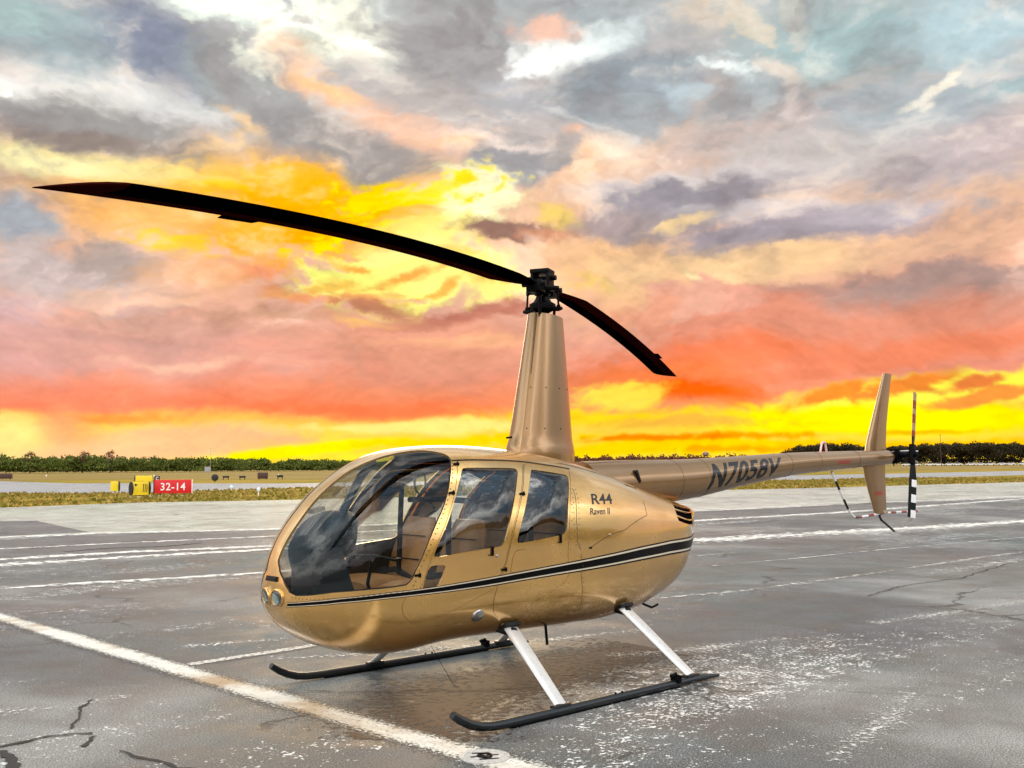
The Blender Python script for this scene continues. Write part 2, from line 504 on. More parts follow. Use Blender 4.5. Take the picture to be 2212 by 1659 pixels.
def link(name, me, parent=None, **props):
    o = bpy.data.objects.new(name, me)
    col.objects.link(o)
    if parent is not None:
        o.parent = parent
    for k, v in props.items():
        o[k] = v
    return o


def thing(name, label, cat, loc=(0, 0, 0), rotz=0.0, group=None, scale=1.0):
    o = bpy.data.objects.new(name, None)
    o.empty_display_size = 0.1
    col.objects.link(o)
    o.location = loc
    o.rotation_euler = (0, 0, rotz)
    o.scale = (scale, scale, scale)
    o['label'] = label
    o['category'] = cat
    if group:
        o['group'] = group
    return o


class MB:
    """collects shapes, then links them as one mesh object"""

    def __init__(self):
        self.v, self.f, self.m, self.s = [], [], [], []

    def add(self, verts, faces, mi=0, smooth=False):
        k = len(self.v)
        self.v += [tuple(v) for v in verts]
        self.f += [tuple(i + k for i in f) for f in faces]
        self.m += [mi] * len(faces)
        self.s += [smooth] * len(faces)
        return self

    def box(self, c, size, mi=0, M=None, bevel=0.0):
        bm = bmesh.new()
        bmesh.ops.create_cube(bm, size=1.0)
        for v in bm.verts:
            v.co = Vector((v.co.x * size[0], v.co.y * size[1], v.co.z * size[2]))
        if bevel > 0:
            bmesh.ops.bevel(bm, geom=bm.edges[:], offset=bevel, segments=2, affect='EDGES', profile=0.6)
        M = M or Matrix.Identity(4)
        T = Matrix.Translation(Vector(c)) @ M
        vs_ = [T @ v.co for v in bm.verts]
        fs_ = [[v.index for v in f.verts] for f in bm.faces]
        bm.free()
        return self.add(vs_, fs_, mi, bevel > 0)

    def tube(self, pts, r, mi=0, n=12, cap=True, flat=1.0):
        pts = [Vector(p) for p in pts]
        rs = r if isinstance(r, (list, tuple)) else [r] * len(pts)
        vs_, fs_ = [], []
        prev = None
        for i, p in enumerate(pts):
            t = (pts[min(i + 1, len(pts) - 1)] - pts[max(i - 1, 0)]).normalized()
            if prev is None:
                a = Vector((0, 0, 1)) if abs(t.z) < 0.9 else Vector((1, 0, 0))
                b = t.cross(a).normalized()
            else:
                b = (prev - t * prev.dot(t)).normalized()
            prev = b
            c_ = t.cross(b)
            for k in range(n):
                th = 2 * PI * k / n
                vs_.append(p + rs[i] * (math.cos(th) * b + flat * math.sin(th) * c_))
        for i in range(len(pts) - 1):
            for k in range(n):
                k2 = (k + 1) % n
                fs_.append((i * n + k, i * n + k2, (i + 1) * n + k2, (i + 1) * n + k))
        if cap:
            fs_.append(tuple(range(n))[::-1])
            fs_.append(tuple((len(pts) - 1) * n + k for k in range(n)))
        return self.add(vs_, fs_, mi, True)

    def lathe(self, prof, axis=(0, 0, 1), origin=(0, 0, 0), mi=0, n=24):
        """prof: (distance along axis, radius)"""
        ax = Vector(axis).normalized()
        q = Vector((0, 0, 1)).rotation_difference(ax)
        vs_, fs_ = [], []
        for (h, r_) in prof:
            for k in range(n):
                th = 2 * PI * k / n
                vs_.append(Vector(origin) + q @ Vector((r_ * math.cos(th), r_ * math.sin(th), h)))
        m_ = len(prof)
        for i in range(m_ - 1):
            for k in range(n):
                k2 = (k + 1) % n
                fs_.append((i * n + k, i * n + k2, (i + 1) * n + k2, (i + 1) * n + k))
        fs_.append(tuple(range(n))[::-1])
        fs_.append(tuple((m_ - 1) * n + k for k in range(n)))
        return self.add(vs_, fs_, mi, True)

    def loft(self, rings, mi=0, closed=True, cap=True):
        n = len(rings[0])
        vs_ = [p for r_ in rings for p in r_]
        fs_ = []
        for i in range(len(rings) - 1):
            for k in range(n if closed else n - 1):
                k2 = (k + 1) % n
                fs_.append((i * n + k, i * n + k2, (i + 1) * n + k2, (i + 1) * n + k))
        if cap:
            fs_.append(tuple(range(n))[::-1])
            fs_.append(tuple((len(rings) - 1) * n + k for k in range(n)))
        return self.add(vs_, fs_, mi, True)

    def build(self, name, mats, parent=None, autosmooth=True, **props):
        if not isinstance(mats, (list, tuple)):
            mats = [mats]
        me = bpy.data.meshes.new(name)
        me.from_pydata([tuple(map(float, v)) for v in self.v], [], self.f)
        for m in mats:
            me.materials.append(m)
        me.polygons.foreach_set('material_index', np.asarray(self.m, np.int32))
        me.polygons.foreach_set('use_smooth', np.asarray(self.s, bool))
        bm = bmesh.new()
        bm.from_mesh(me)
        bmesh.ops.recalc_face_normals(bm, faces=bm.faces[:])
        if autosmooth:
            for e in bm.edges:
                if len(e.link_faces) == 2 and e.calc_face_angle(0) > rad(38):
                    e.smooth = False
        bm.to_mesh(me)
        bm.free()
        me.update()
        return link(name, me, parent, **props)


def copy_tree(o, parent=None):
    c = o.copy()
    col.objects.link(c)
    if parent is not None:
        c.parent = parent
    for ch in list(o.children):
        copy_tree(ch, c)
    return c


# ================================================================ materials
def mat(name, base, rough=0.5, metal=0.0, coat=0.0, spec=0.5, bump=None, var=None):
    m = bpy.data.materials.new(name)
    m.use_nodes = True
    t = NT(m.node_tree)
    b = m.node_tree.nodes['Principled BSDF']
    base = (*base[:3], 1.0)
    b.inputs['Base Color'].default_value = base
    b.inputs['Roughness'].default_value = rough
    b.inputs['Metallic'].default_value = metal
    b.inputs['Coat Weight'].default_value = coat
    b.inputs['Coat Roughness'].default_value = 0.04
    b.inputs['Coat IOR'].default_value = 1.65
    b.inputs['Specular IOR Level'].default_value = spec
    co = t.n('ShaderNodeTexCoord').outputs['Object']
    if var:
        sc, amt = var
        f = t.noise(co, sc, 6.0, 0.62)
        k = t.smooth(f, 0.3, 0.7, 1 - amt, 1 + amt)
        t.link(t.vmath('SCALE', base[:3], scale=k), b.inputs['Base Color'])
        t.link(t.smooth(t.noise(co, sc * 2.3, 5.0, 0.6), 0.3, 0.7, max(0.02, rough - 0.08), min(1, rough + 0.1)),
               b.inputs['Roughness'])
    if bump:
        sc, st = bump
        bn = t.n('ShaderNodeBump')
        bn.inputs['Strength'].default_value = st
        bn.inputs['Distance'].default_value = 0.01
        t.link(t.noise(co, sc, 5.0, 0.6), bn.inputs['Height'])
        t.link(bn.outputs[0], b.inputs['Normal'])
    return m


PAINT = mat('gold_metallic_paint', (0.78, 0.445, 0.120), 0.23, 0.80, 1.0)
_t = NT(PAINT.node_tree)
_b = PAINT.node_tree.nodes['Principled BSDF']
_co = _t.n('ShaderNodeTexCoord').outputs['Object']
_flake = _t.noise(_co, 900.0, 2.0, 0.5)
_dirt = _t.noise(_co, 2.6, 7.0, 0.62)
_t.link(_t.vmath('SCALE', (0.78, 0.445, 0.120), scale=_t.math('MULTIPLY', _t.smooth(_flake, 0.3, 0.7, 0.92, 1.08), _t.smooth(_dirt, 0.25, 0.75, 0.93, 1.06))),
        _b.inputs['Base Color'])
_t.link(_t.smooth(_dirt, 0.3, 0.75, 0.20, 0.30), _b.inputs['Roughness'])
SHADED_GOLD = mat('shaded_gold_paint', (0.29, 0.160, 0.056), 0.30, 0.62, 0.6)  # gold paint copy for mast, boom and fins, shade put into its colour
_t = NT(SHADED_GOLD.node_tree)
_b = SHADED_GOLD.node_tree.nodes['Principled BSDF']
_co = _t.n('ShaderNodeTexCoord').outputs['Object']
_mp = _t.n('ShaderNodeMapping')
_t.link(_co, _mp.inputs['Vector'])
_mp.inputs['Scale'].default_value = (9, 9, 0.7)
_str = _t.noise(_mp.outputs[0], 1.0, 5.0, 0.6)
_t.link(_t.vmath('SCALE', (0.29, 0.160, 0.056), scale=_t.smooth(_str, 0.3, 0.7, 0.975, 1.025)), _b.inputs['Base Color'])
LINING = mat('dark_cabin_lining', (0.004, 0.0036, 0.0034), 0.8, var=(8, 0.2))
FRAME = mat('tan_inner_trim', (0.030, 0.019, 0.010), 0.55, var=(9, 0.15))
BLACK = mat('black_trim', (0.003, 0.003, 0.0035), 0.4, spec=0.25)
BLADE = mat('black_blade_paint', (0.0010, 0.0006, 0.0006), 0.6, 0.0, 0.0, spec=0.0)
TIP_AND_SUNSET = mat('red_brown_tip_and_sunset_sheen', (0.028, 0.0038, 0.0026), 0.5, 0.0, spec=0.0)  # also on the underside, reddish sunset reflection put into the colour
VENTBLACK = mat('vent_black', (0.004, 0.004, 0.004), 0.9, spec=0.0)
DARKSTEEL = mat('dark_steel', (0.0022, 0.0020, 0.0023), 0.45, 0.0, spec=0.08)
STEEL = mat('worn_steel', (0.42, 0.40, 0.38), 0.3, 0.9, var=(25, 0.2))
SKIDPAINT = mat('skid_black_paint', (0.006, 0.008, 0.009), 0.30, 0.0, 0.15, spec=0.4)
STRUTPAINT = mat('strut_white_paint', (0.60, 0.585, 0.55), 0.3, 0.1, 0.4, var=(6, 0.05))
STRIPE = mat('black_stripe_film', (0.0012, 0.0010, 0.0010), 0.35, spec=0.12)
SILVER = mat('pale_stripe_film', (0.72, 0.62, 0.46), 0.3, 0.2, 0.4)
LETTER = mat('dark_letter_film', (0.004, 0.0045, 0.006), 0.22, 0.0, 0.1, spec=0.4)
RED = mat('red_placard', (0.50, 0.035, 0.03), 0.5)
TANSEAT = mat('tan_leather', (0.30, 0.135, 0.036), 0.48, bump=(60, 0.25), var=(10, 0.18))
CREAM = mat('cream_trim', (0.40, 0.32, 0.21), 0.6, var=(12, 0.1))
PANEL = mat('panel_dark_teal', (0.0035, 0.0085, 0.010), 0.45)
CARPET = mat('dark_carpet', (0.006, 0.005, 0.005), 0.95, bump=(220, 0.5))
WHITEP = mat('white_blade_paint', (0.78, 0.77, 0.75), 0.35, var=(30, 0.08))
BACKLITP = mat('backlit_white_blade_paint', (0.42, 0.24, 0.13), 0.45, var=(30, 0.1))  # upper blade's white bands, backlit shade put into the colour
REDP = mat('dark_red_blade_paint', (0.26, 0.02, 0.014), 0.4, var=(30, 0.15))
LENS_RIM = mat('polished_reflector', (0.88, 0.90, 0.87), 0.25, 0.25)


def glass_mat(name, tint, refl, mult=1.25):
    m = bpy.data.materials.new(name)
    m.use_nodes = True
    t = NT(m.node_tree)
    m.node_tree.nodes.remove(m.node_tree.nodes['Principled BSDF'])
    tr = t.n('ShaderNodeBsdfTransparent')
    tr.inputs['Color'].default_value = (*tint, 1)
    gl = t.n('ShaderNodeBsdfGlossy')
    gl.inputs['Roughness'].default_value = 0.012
    gl.inputs['Color'].default_value = (0.93, 0.98, 1.0, 1)
    co = t.n('ShaderNodeTexCoord').outputs['Object']
    bn = t.n('ShaderNodeBump')
    bn.inputs['Strength'].default_value = 0.05
    bn.inputs['Distance'].default_value = 0.05
    t.link(t.noise(co, 3.0, 2.0, 0.5), bn.inputs['Height'])
    t.link(bn.outputs[0], gl.inputs['Normal'])
    fr = t.n('ShaderNodeFresnel')
    fr.inputs['IOR'].default_value = 1.5
    k = t.math('MINIMUM', t.math('MULTIPLY_ADD', fr.outputs[0], mult, refl), 1.0)
    mx = t.n('ShaderNodeMixShader')
    t.link(k, mx.inputs[0])
    t.link(tr.outputs[0], mx.inputs[1])
    t.link(gl.outputs[0], mx.inputs[2])
    t.link(mx.outputs[0], m.node_tree.nodes['Material Output'].inputs['Surface'])
    return m


GLASS = glass_mat('tinted_windshield', (0.92, 0.95, 0.94), 0.0, 0.58)
DOORGLASS = glass_mat('tinted_door_window', (0.66, 0.70, 0.69), 0.02, 1.2)


# ---------------------------------------------------------------- ground materials
def worn_asphalt(name, base, hue, fleck, tint_scale=0.16):
    m = bpy.data.materials.new(name)
    m.use_nodes = True
    t = NT(m.node_tree)
    b = m.node_tree.nodes['Principled BSDF']
    co = t.n('ShaderNodeTexCoord').outputs['Object']
    big = t.noise(co, tint_scale, 4.0, 0.55, 0.6, 'Color')
    sp = t.n('ShaderNodeSeparateXYZ')
    t.link(big, sp.inputs[0])
    mid = t.noise(co, 1.3, 8.0, 0.62, 0.4)
    grit = t.noise(co, 85.0, 3.0, 0.75)
    c_ = t.mix(t.smooth(sp.outputs['X'], 0.36, 0.64), (*hue[0], 1), (*hue[1], 1))
    c_ = t.mix(t.smooth(sp.outputs['Y'], 0.44, 0.68, 0, 0.75), c_, (*hue[2], 1))
    c_ = t.mix(t.smooth(sp.outputs['Z'], 0.46, 0.70, 0, 0.7), c_, (*hue[3], 1))
    k = t.math('MULTIPLY', t.smooth(mid, 0.30, 0.70, 0.70, 1.22), t.smooth(grit, 0.34, 0.66, 0.30, 1.75))
    c_ = t.vmath('SCALE', c_, scale=k)
    dust = t.noise(co, 0.22, 5.0, 0.58, 0.5)
    c_ = t.mix(t.smooth(dust, 0.48, 0.66, 0.0, 0.55), c_, t.vmath('SCALE', (*[q * 0.33 for q in fleck],)[:3], scale=k))
    # pale worn aggregate in drifts that run with the paving lanes
    lane = t.n('ShaderNodeMapping')
    t.link(co, lane.inputs['Vector'])
    lane.inputs['Rotation'].default_value = (0, 0, rad(10))
    lane.inputs['Scale'].default_value = (0.35, 1.6, 1)
    drift = t.noise(lane.outputs[0], 0.30, 5.0, 0.55, 0.3)
    lane2 = t.n('ShaderNodeMapping')
    t.link(co, lane2.inputs['Vector'])
    lane2.inputs['Rotation'].default_value = (0, 0, rad(8))
    lane2.inputs['Scale'].default_value = (30.0, 34.0, 1)
    chips = t.math('ADD', t.math('MULTIPLY', t.noise(lane2.outputs[0], 1.0, 3.0, 0.6), 0.62), t.math('MULTIPLY', t.noise(co, 6.5, 4.0, 0.62, 0.3), 0.38))
    thr = t.smooth(drift, 0.38, 0.70, 0.665, 0.505)
    fl = t.smooth(t.math('SUBTRACT', chips, thr), 0.0, 0.045)
    c_ = t.mix(t.math('MULTIPLY', fl, 0.92), c_, (*fleck, 1))
    # single pale stones in the surface
    salt = t.smooth(t.noise(co, 105.0, 2.0, 0.55), 0.585, 0.66)
    c_ = t.mix(t.math('MULTIPLY', salt, t.smooth(t.noise(co, 0.55, 4.0, 0.6), 0.38, 0.62, 0.12, 0.62)), c_, (*fleck, 1))
    # fine cracks
    vor = t.n('ShaderNodeTexVoronoi', feature='DISTANCE_TO_EDGE')
    wv = t.vmath('ADD', co, t.vmath('SCALE', t.noise(co, 0.9, 5.0, 0.6, 0, 'Color'), scale=1.4))
    t.link(wv, vor.inputs['Vector'])
    vor.inputs['Scale'].default_value = 0.27
    crack = t.math('MULTIPLY', t.smooth(vor.outputs['Distance'], 0.012, 0.004), t.smooth(t.noise(co, 0.5, 3.0), 0.45, 0.6))
    c_ = t.mix(t.math('MULTIPLY', crack, 0.8), c_, (0.02, 0.018, 0.016, 1))
    t.link(c_, b.inputs['Base Color'])
    t.link(t.smooth(mid, 0.3, 0.7, 0.42, 0.72), b.inputs['Roughness'])
    b.inputs['Specular IOR Level'].default_value = 0.45
    bn = t.n('ShaderNodeBump')
    bn.inputs['Strength'].default_value = 0.55
    bn.inputs['Distance'].default_value = 0.012
    h = t.math('ADD', t.math('MULTIPLY', grit, 0.8), t.math('MULTIPLY', fl, 0.35))
    t.link(t.math('SUBTRACT', h, crack), bn.inputs['Height'])
    t.link(bn.outputs[0], b.inputs['Normal'])
    return m


def grass_mat(name, stops, stretch=(0.05, 0.4)):
    m = bpy.data.materials.new(name)
    m.use_nodes = True
    t = NT(m.node_tree)
    b = m.node_tree.nodes['Principled BSDF']
    co = t.n('ShaderNodeTexCoord').outputs['Object']
    mp = t.n('ShaderNodeMapping')
    t.link(co, mp.inputs['Vector'])
    mp.inputs['Rotation'].default_value = (0, 0, rad(10))
    mp.inputs['Scale'].default_value = (stretch[0], stretch[1], 1)
    f = t.noise(mp.outputs[0], 1.0, 7.0, 0.62, 0.3)
    g = t.noise(co, 5.0, 5.0, 0.7)
    f = t.math('ADD', f, t.math('MULTIPLY', t.math('SUBTRACT', g, 0.5), 0.25))
    t.link(t.ramp(f, [(p_, (*c_, 1)) for p_, c_ in stops]), b.inputs['Base Color'])
    b.inputs['Roughness'].default_value = 0.95
    b.inputs['Specular IOR Level'].default_value = 0.1
    bn = t.n('ShaderNodeBump')
    bn.inputs['Strength'].default_value = 0.8
    bn.inputs['Distance'].default_value = 0.08
    t.link(g, bn.inputs['Height'])
    t.link(bn.outputs[0], b.inputs['Normal'])
    return m


def worn_paint(name, colour, wear=0.5, scale=24.0, stain_shade=None, edge=None, fade=0.42):
    """worn road paint: flaked away where the asphalt shows through"""
    m = bpy.data.materials.new(name)
    m.use_nodes = True
    t = NT(m.node_tree)
    b = m.node_tree.nodes['Principled BSDF']
    out = m.node_tree.nodes['Material Output']
    tcn = t.n('ShaderNodeTexCoord')
    co = tcn.outputs['Object']
    n_ = t.noise(co, scale, 6.0, 0.68)
    big = t.noise(co, 0.8, 5.0, 0.6)
    a_ = t.math('ADD', t.math('MULTIPLY', n_, 0.75), t.math('MULTIPLY', big, 0.25))
    if edge:
        # the coat thins out to both sides of the stroke (the mesh carries u across it)
        at = t.n('ShaderNodeAttribute', attribute_name='across')
        e = t.math('ABSOLUTE', t.math('SUBTRACT', at.outputs['Fac'], 0.5))
        a_ = t.math('SUBTRACT', a_, t.smooth(e, 0.5 - edge, 0.5, 0.0, fade, 'LINEAR'))
    keep = t.smooth(a_, wear - 0.06, wear + 0.05)
    c_ = t.vmath('SCALE', colour, scale=t.smooth(t.noise(co, 9.0, 5.0, 0.6), 0.3, 0.7, 0.82, 1.06))
    if stain_shade:
        c_ = t.mix(t.smooth(t.noise(co, 1.1, 4.0, 0.6), 0.48, 0.66, 0, 0.75), c_, (*stain_shade, 1))
    t.link(c_, b.inputs['Base Color'])
    b.inputs['Roughness'].default_value = 0.55
    tr = t.n('ShaderNodeBsdfTransparent')
    mx = t.n('ShaderNodeMixShader')
    t.link(keep, mx.inputs[0])
    t.link(tr.outputs[0], mx.inputs[1])
    t.link(b.outputs[0], mx.inputs[2])
    t.link(mx.outputs[0], out.inputs['Surface'])
    return m


APRON = worn_asphalt('apron_asphalt', None, [(0.068, 0.068, 0.070), (0.098, 0.094, 0.084), (0.046, 0.072, 0.070), (0.108, 0.076, 0.064)],
                     (0.74, 0.72, 0.66))
SEALED = worn_asphalt('sealed_asphalt_strip', None, [(0.085, 0.080, 0.080), (0.10, 0.095, 0.09), (0.07, 0.075, 0.078), (0.10, 0.085, 0.08)],
                      (0.42, 0.40, 0.37), 0.3)
PALE = worn_asphalt('pale_concrete', None, [(0.33, 0.315, 0.265), (0.37, 0.35, 0.285), (0.31, 0.325, 0.25), (0.35, 0.31, 0.265)],
                    (0.46, 0.44, 0.385), 0.08)
RUNWAY = worn_asphalt('runway_asphalt', None, [(0.25, 0.25, 0.25), (0.29, 0.28, 0.275), (0.23, 0.235, 0.24), (0.27, 0.26, 0.245)],
                      (0.42, 0.41, 0.39), 0.05)
GRASS = grass_mat('dry_grass', [(0.30, (0.095, 0.100, 0.008)), (0.45, (0.20, 0.155, 0.012)), (0.56, (0.31, 0.19, 0.03)), (0.70, (0.40, 0.27, 0.075))])
FIELD = grass_mat('dry_field', [(0.30, (0.12, 0.10, 0.018)), (0.48, (0.22, 0.15, 0.042)), (0.65, (0.30, 0.21, 0.075))], (0.02, 0.16))


# ================================================================ the ground
def sheet(name, pts, z, m, kind='structure', sub=0):
    me = mesh_of(name, [(x, y, z) for x, y in pts], [tuple(range(len(pts)))], [m], smooth=False)
    return link(name, me, None, kind=kind)


def ribbon(name, pts, width, z, m, kind='structure', parent=None, jitter=0.0, step=0.5, rough=0.0):
    """a band along a polyline, with u across it as an attribute"""
    pts = [Vector((x, y, 0)) for x, y in pts]
    fine = []
    for a_, b_ in zip(pts[:-1], pts[1:]):
        k = max(2, int((b_ - a_).length / step))
        fine += [a_.lerp(b_, i / k) for i in range(k)]
    fine.append(pts[-1])
    vs_, fs_, ac = [], [], []
    ws = width if callable(width) else (lambda s_: width)
    L = 0.0
    for i, p in enumerate(fine):
        if i:
            L += (p - fine[i - 1]).length
        t_ = (fine[min(i + 1, len(fine) - 1)] - fine[max(i - 1, 0)]).normalized()
        nrm = Vector((-t_.y, t_.x, 0))
        off = jitter * mnoise.noise((p.x * 0.35, p.y * 0.35, 3.1))
        if rough:
            off += rough * (mnoise.noise((p.x * 4.1, p.y * 4.1, 1.7)) + 0.6 * mnoise.noise((p.x * 13, p.y * 13, 5.2)))
        hw = ws(L) / 2 * ((0.55 + 0.9 * abs(mnoise.noise((p.x * 9, p.y * 9, 2.2))) * 2) if rough else 1.0) * (1 + jitter * 2 * mnoise.noise((p.x * 0.5, p.y * 0.5, 9.7)))
        for k in range(5):
            u_ = k / 4
            q_ = p + nrm * ((u_ - 0.5) * 2 * hw + off)
            vs_.append((q_.x, q_.y, z))
            ac.append(u_)
        if i:
            for k in range(4):
                fs_.append(((i - 1) * 5 + k, (i - 1) * 5 + k + 1, i * 5 + k + 1, i * 5 + k))
    me = mesh_of(name, vs_, fs_, [m], smooth=False)
    at = me.attributes.new('across', 'FLOAT', 'POINT')
    at.data.foreach_set('value', np.array(ac, np.float32))
    return link(name, me, parent, kind=kind)


def along(a_, b_, x):
    """point on the line a-b at x"""
    return (x, a_[1] + (b_[1] - a_[1]) * (x - a_[0]) / (b_[0] - a_[0]))


sheet('ground', [(-6000, -6000), (6000, -6000), (6000, 6000), (-6000, 6000)], -0.06, FIELD)
sheet('apron', [(-60, -60), (120, -60), (120, 3), (55, 11.0), (42, 14), (23.6, 16.2), (8.2, 18.4), (4.3, 20.5), (1.7, 21.2), (-60, 32)], 0.0, APRON)
sheet('taxiway', [(-60, 31.9), (1.7, 21.1), (4.3, 20.4), (8.2, 18.3), (23.6, 16.1), (42, 13.9), (120, 2.9), (420, -40), (420, -10), (120, 22),
                  (82.4, 27.3), (55.8, 31.0), (32, 37.5), (21.5, 39.9), (14.4, 42.7), (8.1, 41.5), (-60, 53)], -0.012, PALE)
sheet('grass_strip', [(-60, 52.5), (8.1, 41.4), (14.4, 42.6), (21.5, 39.8), (32, 37.4), (55.8, 30.9), (82.4, 27.2), (120, 21.9), (420, -10.1), (420, 30),
                      (110, 46), (60, 58), (36.5, 65.2), (21.2, 62.7), (16.5, 70), (-60, 84)], -0.024, GRASS)
sheet('runway', [(-60, 83.9), (16.5, 69.9), (21.2, 62.6), (36.5, 65.1), (60, 57.9), (110, 45.9), (420, 29.9), (420, 60), (110, 72), (49.3, 86.7), (36.9, 113), (38.3, 144), (-60, 170)],
      -0.036, RUNWAY)
sheet('grass_strip', [(36.5, 112.5), (49, 86.5), (110, 71.8), (420, 59.8), (420, 92), (120, 93), (66, 112), (60, 150), (38, 144.5)], -0.048, GRASS)

# ================================================================ the helicopter
heli = thing('helicopter', 'gold four-seat helicopter with black side stripes parked on skids on the apron', 'helicopter')

# body: superellipse sections along X, port half mirrored to starboard
BX0, BX1 = -2.46, 1.76
BXS = np.array([-2.46, -2.42, -2.3, -2.05, -1.65, -1.2, -.6, 0., .5, 1., 1.45, 1.76])
BTS = np.sqrt(BXS - BX0)
TMAX = math.sqrt(BX1 - BX0)
BT = np.array([[0.88, 1.056, 1.259, 1.521, 1.743, 1.806, 1.792, 1.722, 1.612, 1.47, 1.353, 1.281],
               [0.88, 0.725, 0.589, 0.454, 0.381, 0.41, 0.408, 0.398, 0.395, 0.456, 0.612, 0.803],
               [0.0, 0.184, 0.34, 0.487, 0.575, 0.618, 0.641, 0.644, 0.584, 0.491, 0.378, 0.19],
               [0.88, 0.848, 0.838, 0.873, 0.926, 0.99, 0.994, 0.993, 1.01, 1.05, 1.1, 1.185]])
NU, NL = 2.4, 2.6


def pchip(t, y, q):
    h = np.diff(t)
    d = np.diff(y) / h
    m = np.empty_like(y)
    m[1:-1] = (h[1:] * d[:-1] + h[:-1] * d[1:]) / (h[1:] + h[:-1])
    m[0] = d[0] * 1.3 - .3 * d[1]
    m[-1] = d[-1]
    i = np.clip(np.searchsorted(t, q) - 1, 0, len(t) - 2)
    s = (q - t[i]) / h[i]
    return ((2 * s ** 3 - 3 * s ** 2 + 1) * y[i] + (s ** 3 - 2 * s ** 2 + s) * h[i] * m[i] + (-2 * s ** 3 + 3 * s ** 2) * y[i + 1]
            + (s ** 3 - s ** 2) * h[i] * m[i + 1])


def body_t(t, th):
    """port-side body point for lengthwise parameter t and girth angle th (0 = widest, 90 deg = top)"""
    t, th = np.asarray(t, float), np.asarray(th, float)
    zt, zb, yw, zm = [pchip(BTS, BT[k], t) for k in range(4)]
    c_, s_ = np.cos(th), np.sin(th)
    n_ = np.where(s_ > 0, NU, NL)
    y = -yw * np.sign(c_) * np.abs(c_) ** (2 / n_)
    z = zm + np.where(s_ > 0, zt - zm, zm - zb) * np.sign(s_) * np.abs(s_) ** (2 / n_)
    return np.stack([BX0 + t * t, y, z], -1)


def body_n(t, th):
    t, th = np.asarray(t, float), np.asarray(th, float)
    e = 2e-3
    tt = np.clip(t, 0.03, TMAX - e)
    a_ = body_t(tt + e, th) - body_t(tt - e, th)
    b_ = body_t(tt, th + e) - body_t(tt, th - e)
    n_ = np.cross(b_, a_)
    n_ /= np.linalg.norm(n_, axis=-1)[..., None] + 1e-12
    out = n_ * np.sign((n_ * (body_t(tt, th) - np.array([0, 0, 1.0]) * 1.0) * np.array([0.05, 1, 1])).sum(-1))[..., None]
    k = np.clip(t / 0.12, 0, 1)[..., None]
    out = out * k + np.array([-1.0, 0, 0]) * (1 - k)
    out /= np.linalg.norm(out, axis=-1)[..., None]
    return out


def body(x, th):
    return body_t(np.sqrt(np.maximum(np.asarray(x, float) - BX0, 0)), th)


def th_of_z(x, z):
    t = np.sqrt(np.maximum(np.asarray(x, float) - BX0, 0))
    zt, zb, yw, zm = [pchip(BTS, BT[k], t) for k in range(4)]
    z = np.asarray(z, float)
    up_ = z > zm
    s_ = np.clip(np.abs(z - zm) / np.where(up_, zt - zm, zm - zb), 0, 1) ** (np.where(up_, NU, NL) / 2)
    return np.where(up_, 1, -1) * np.arcsin(s_)


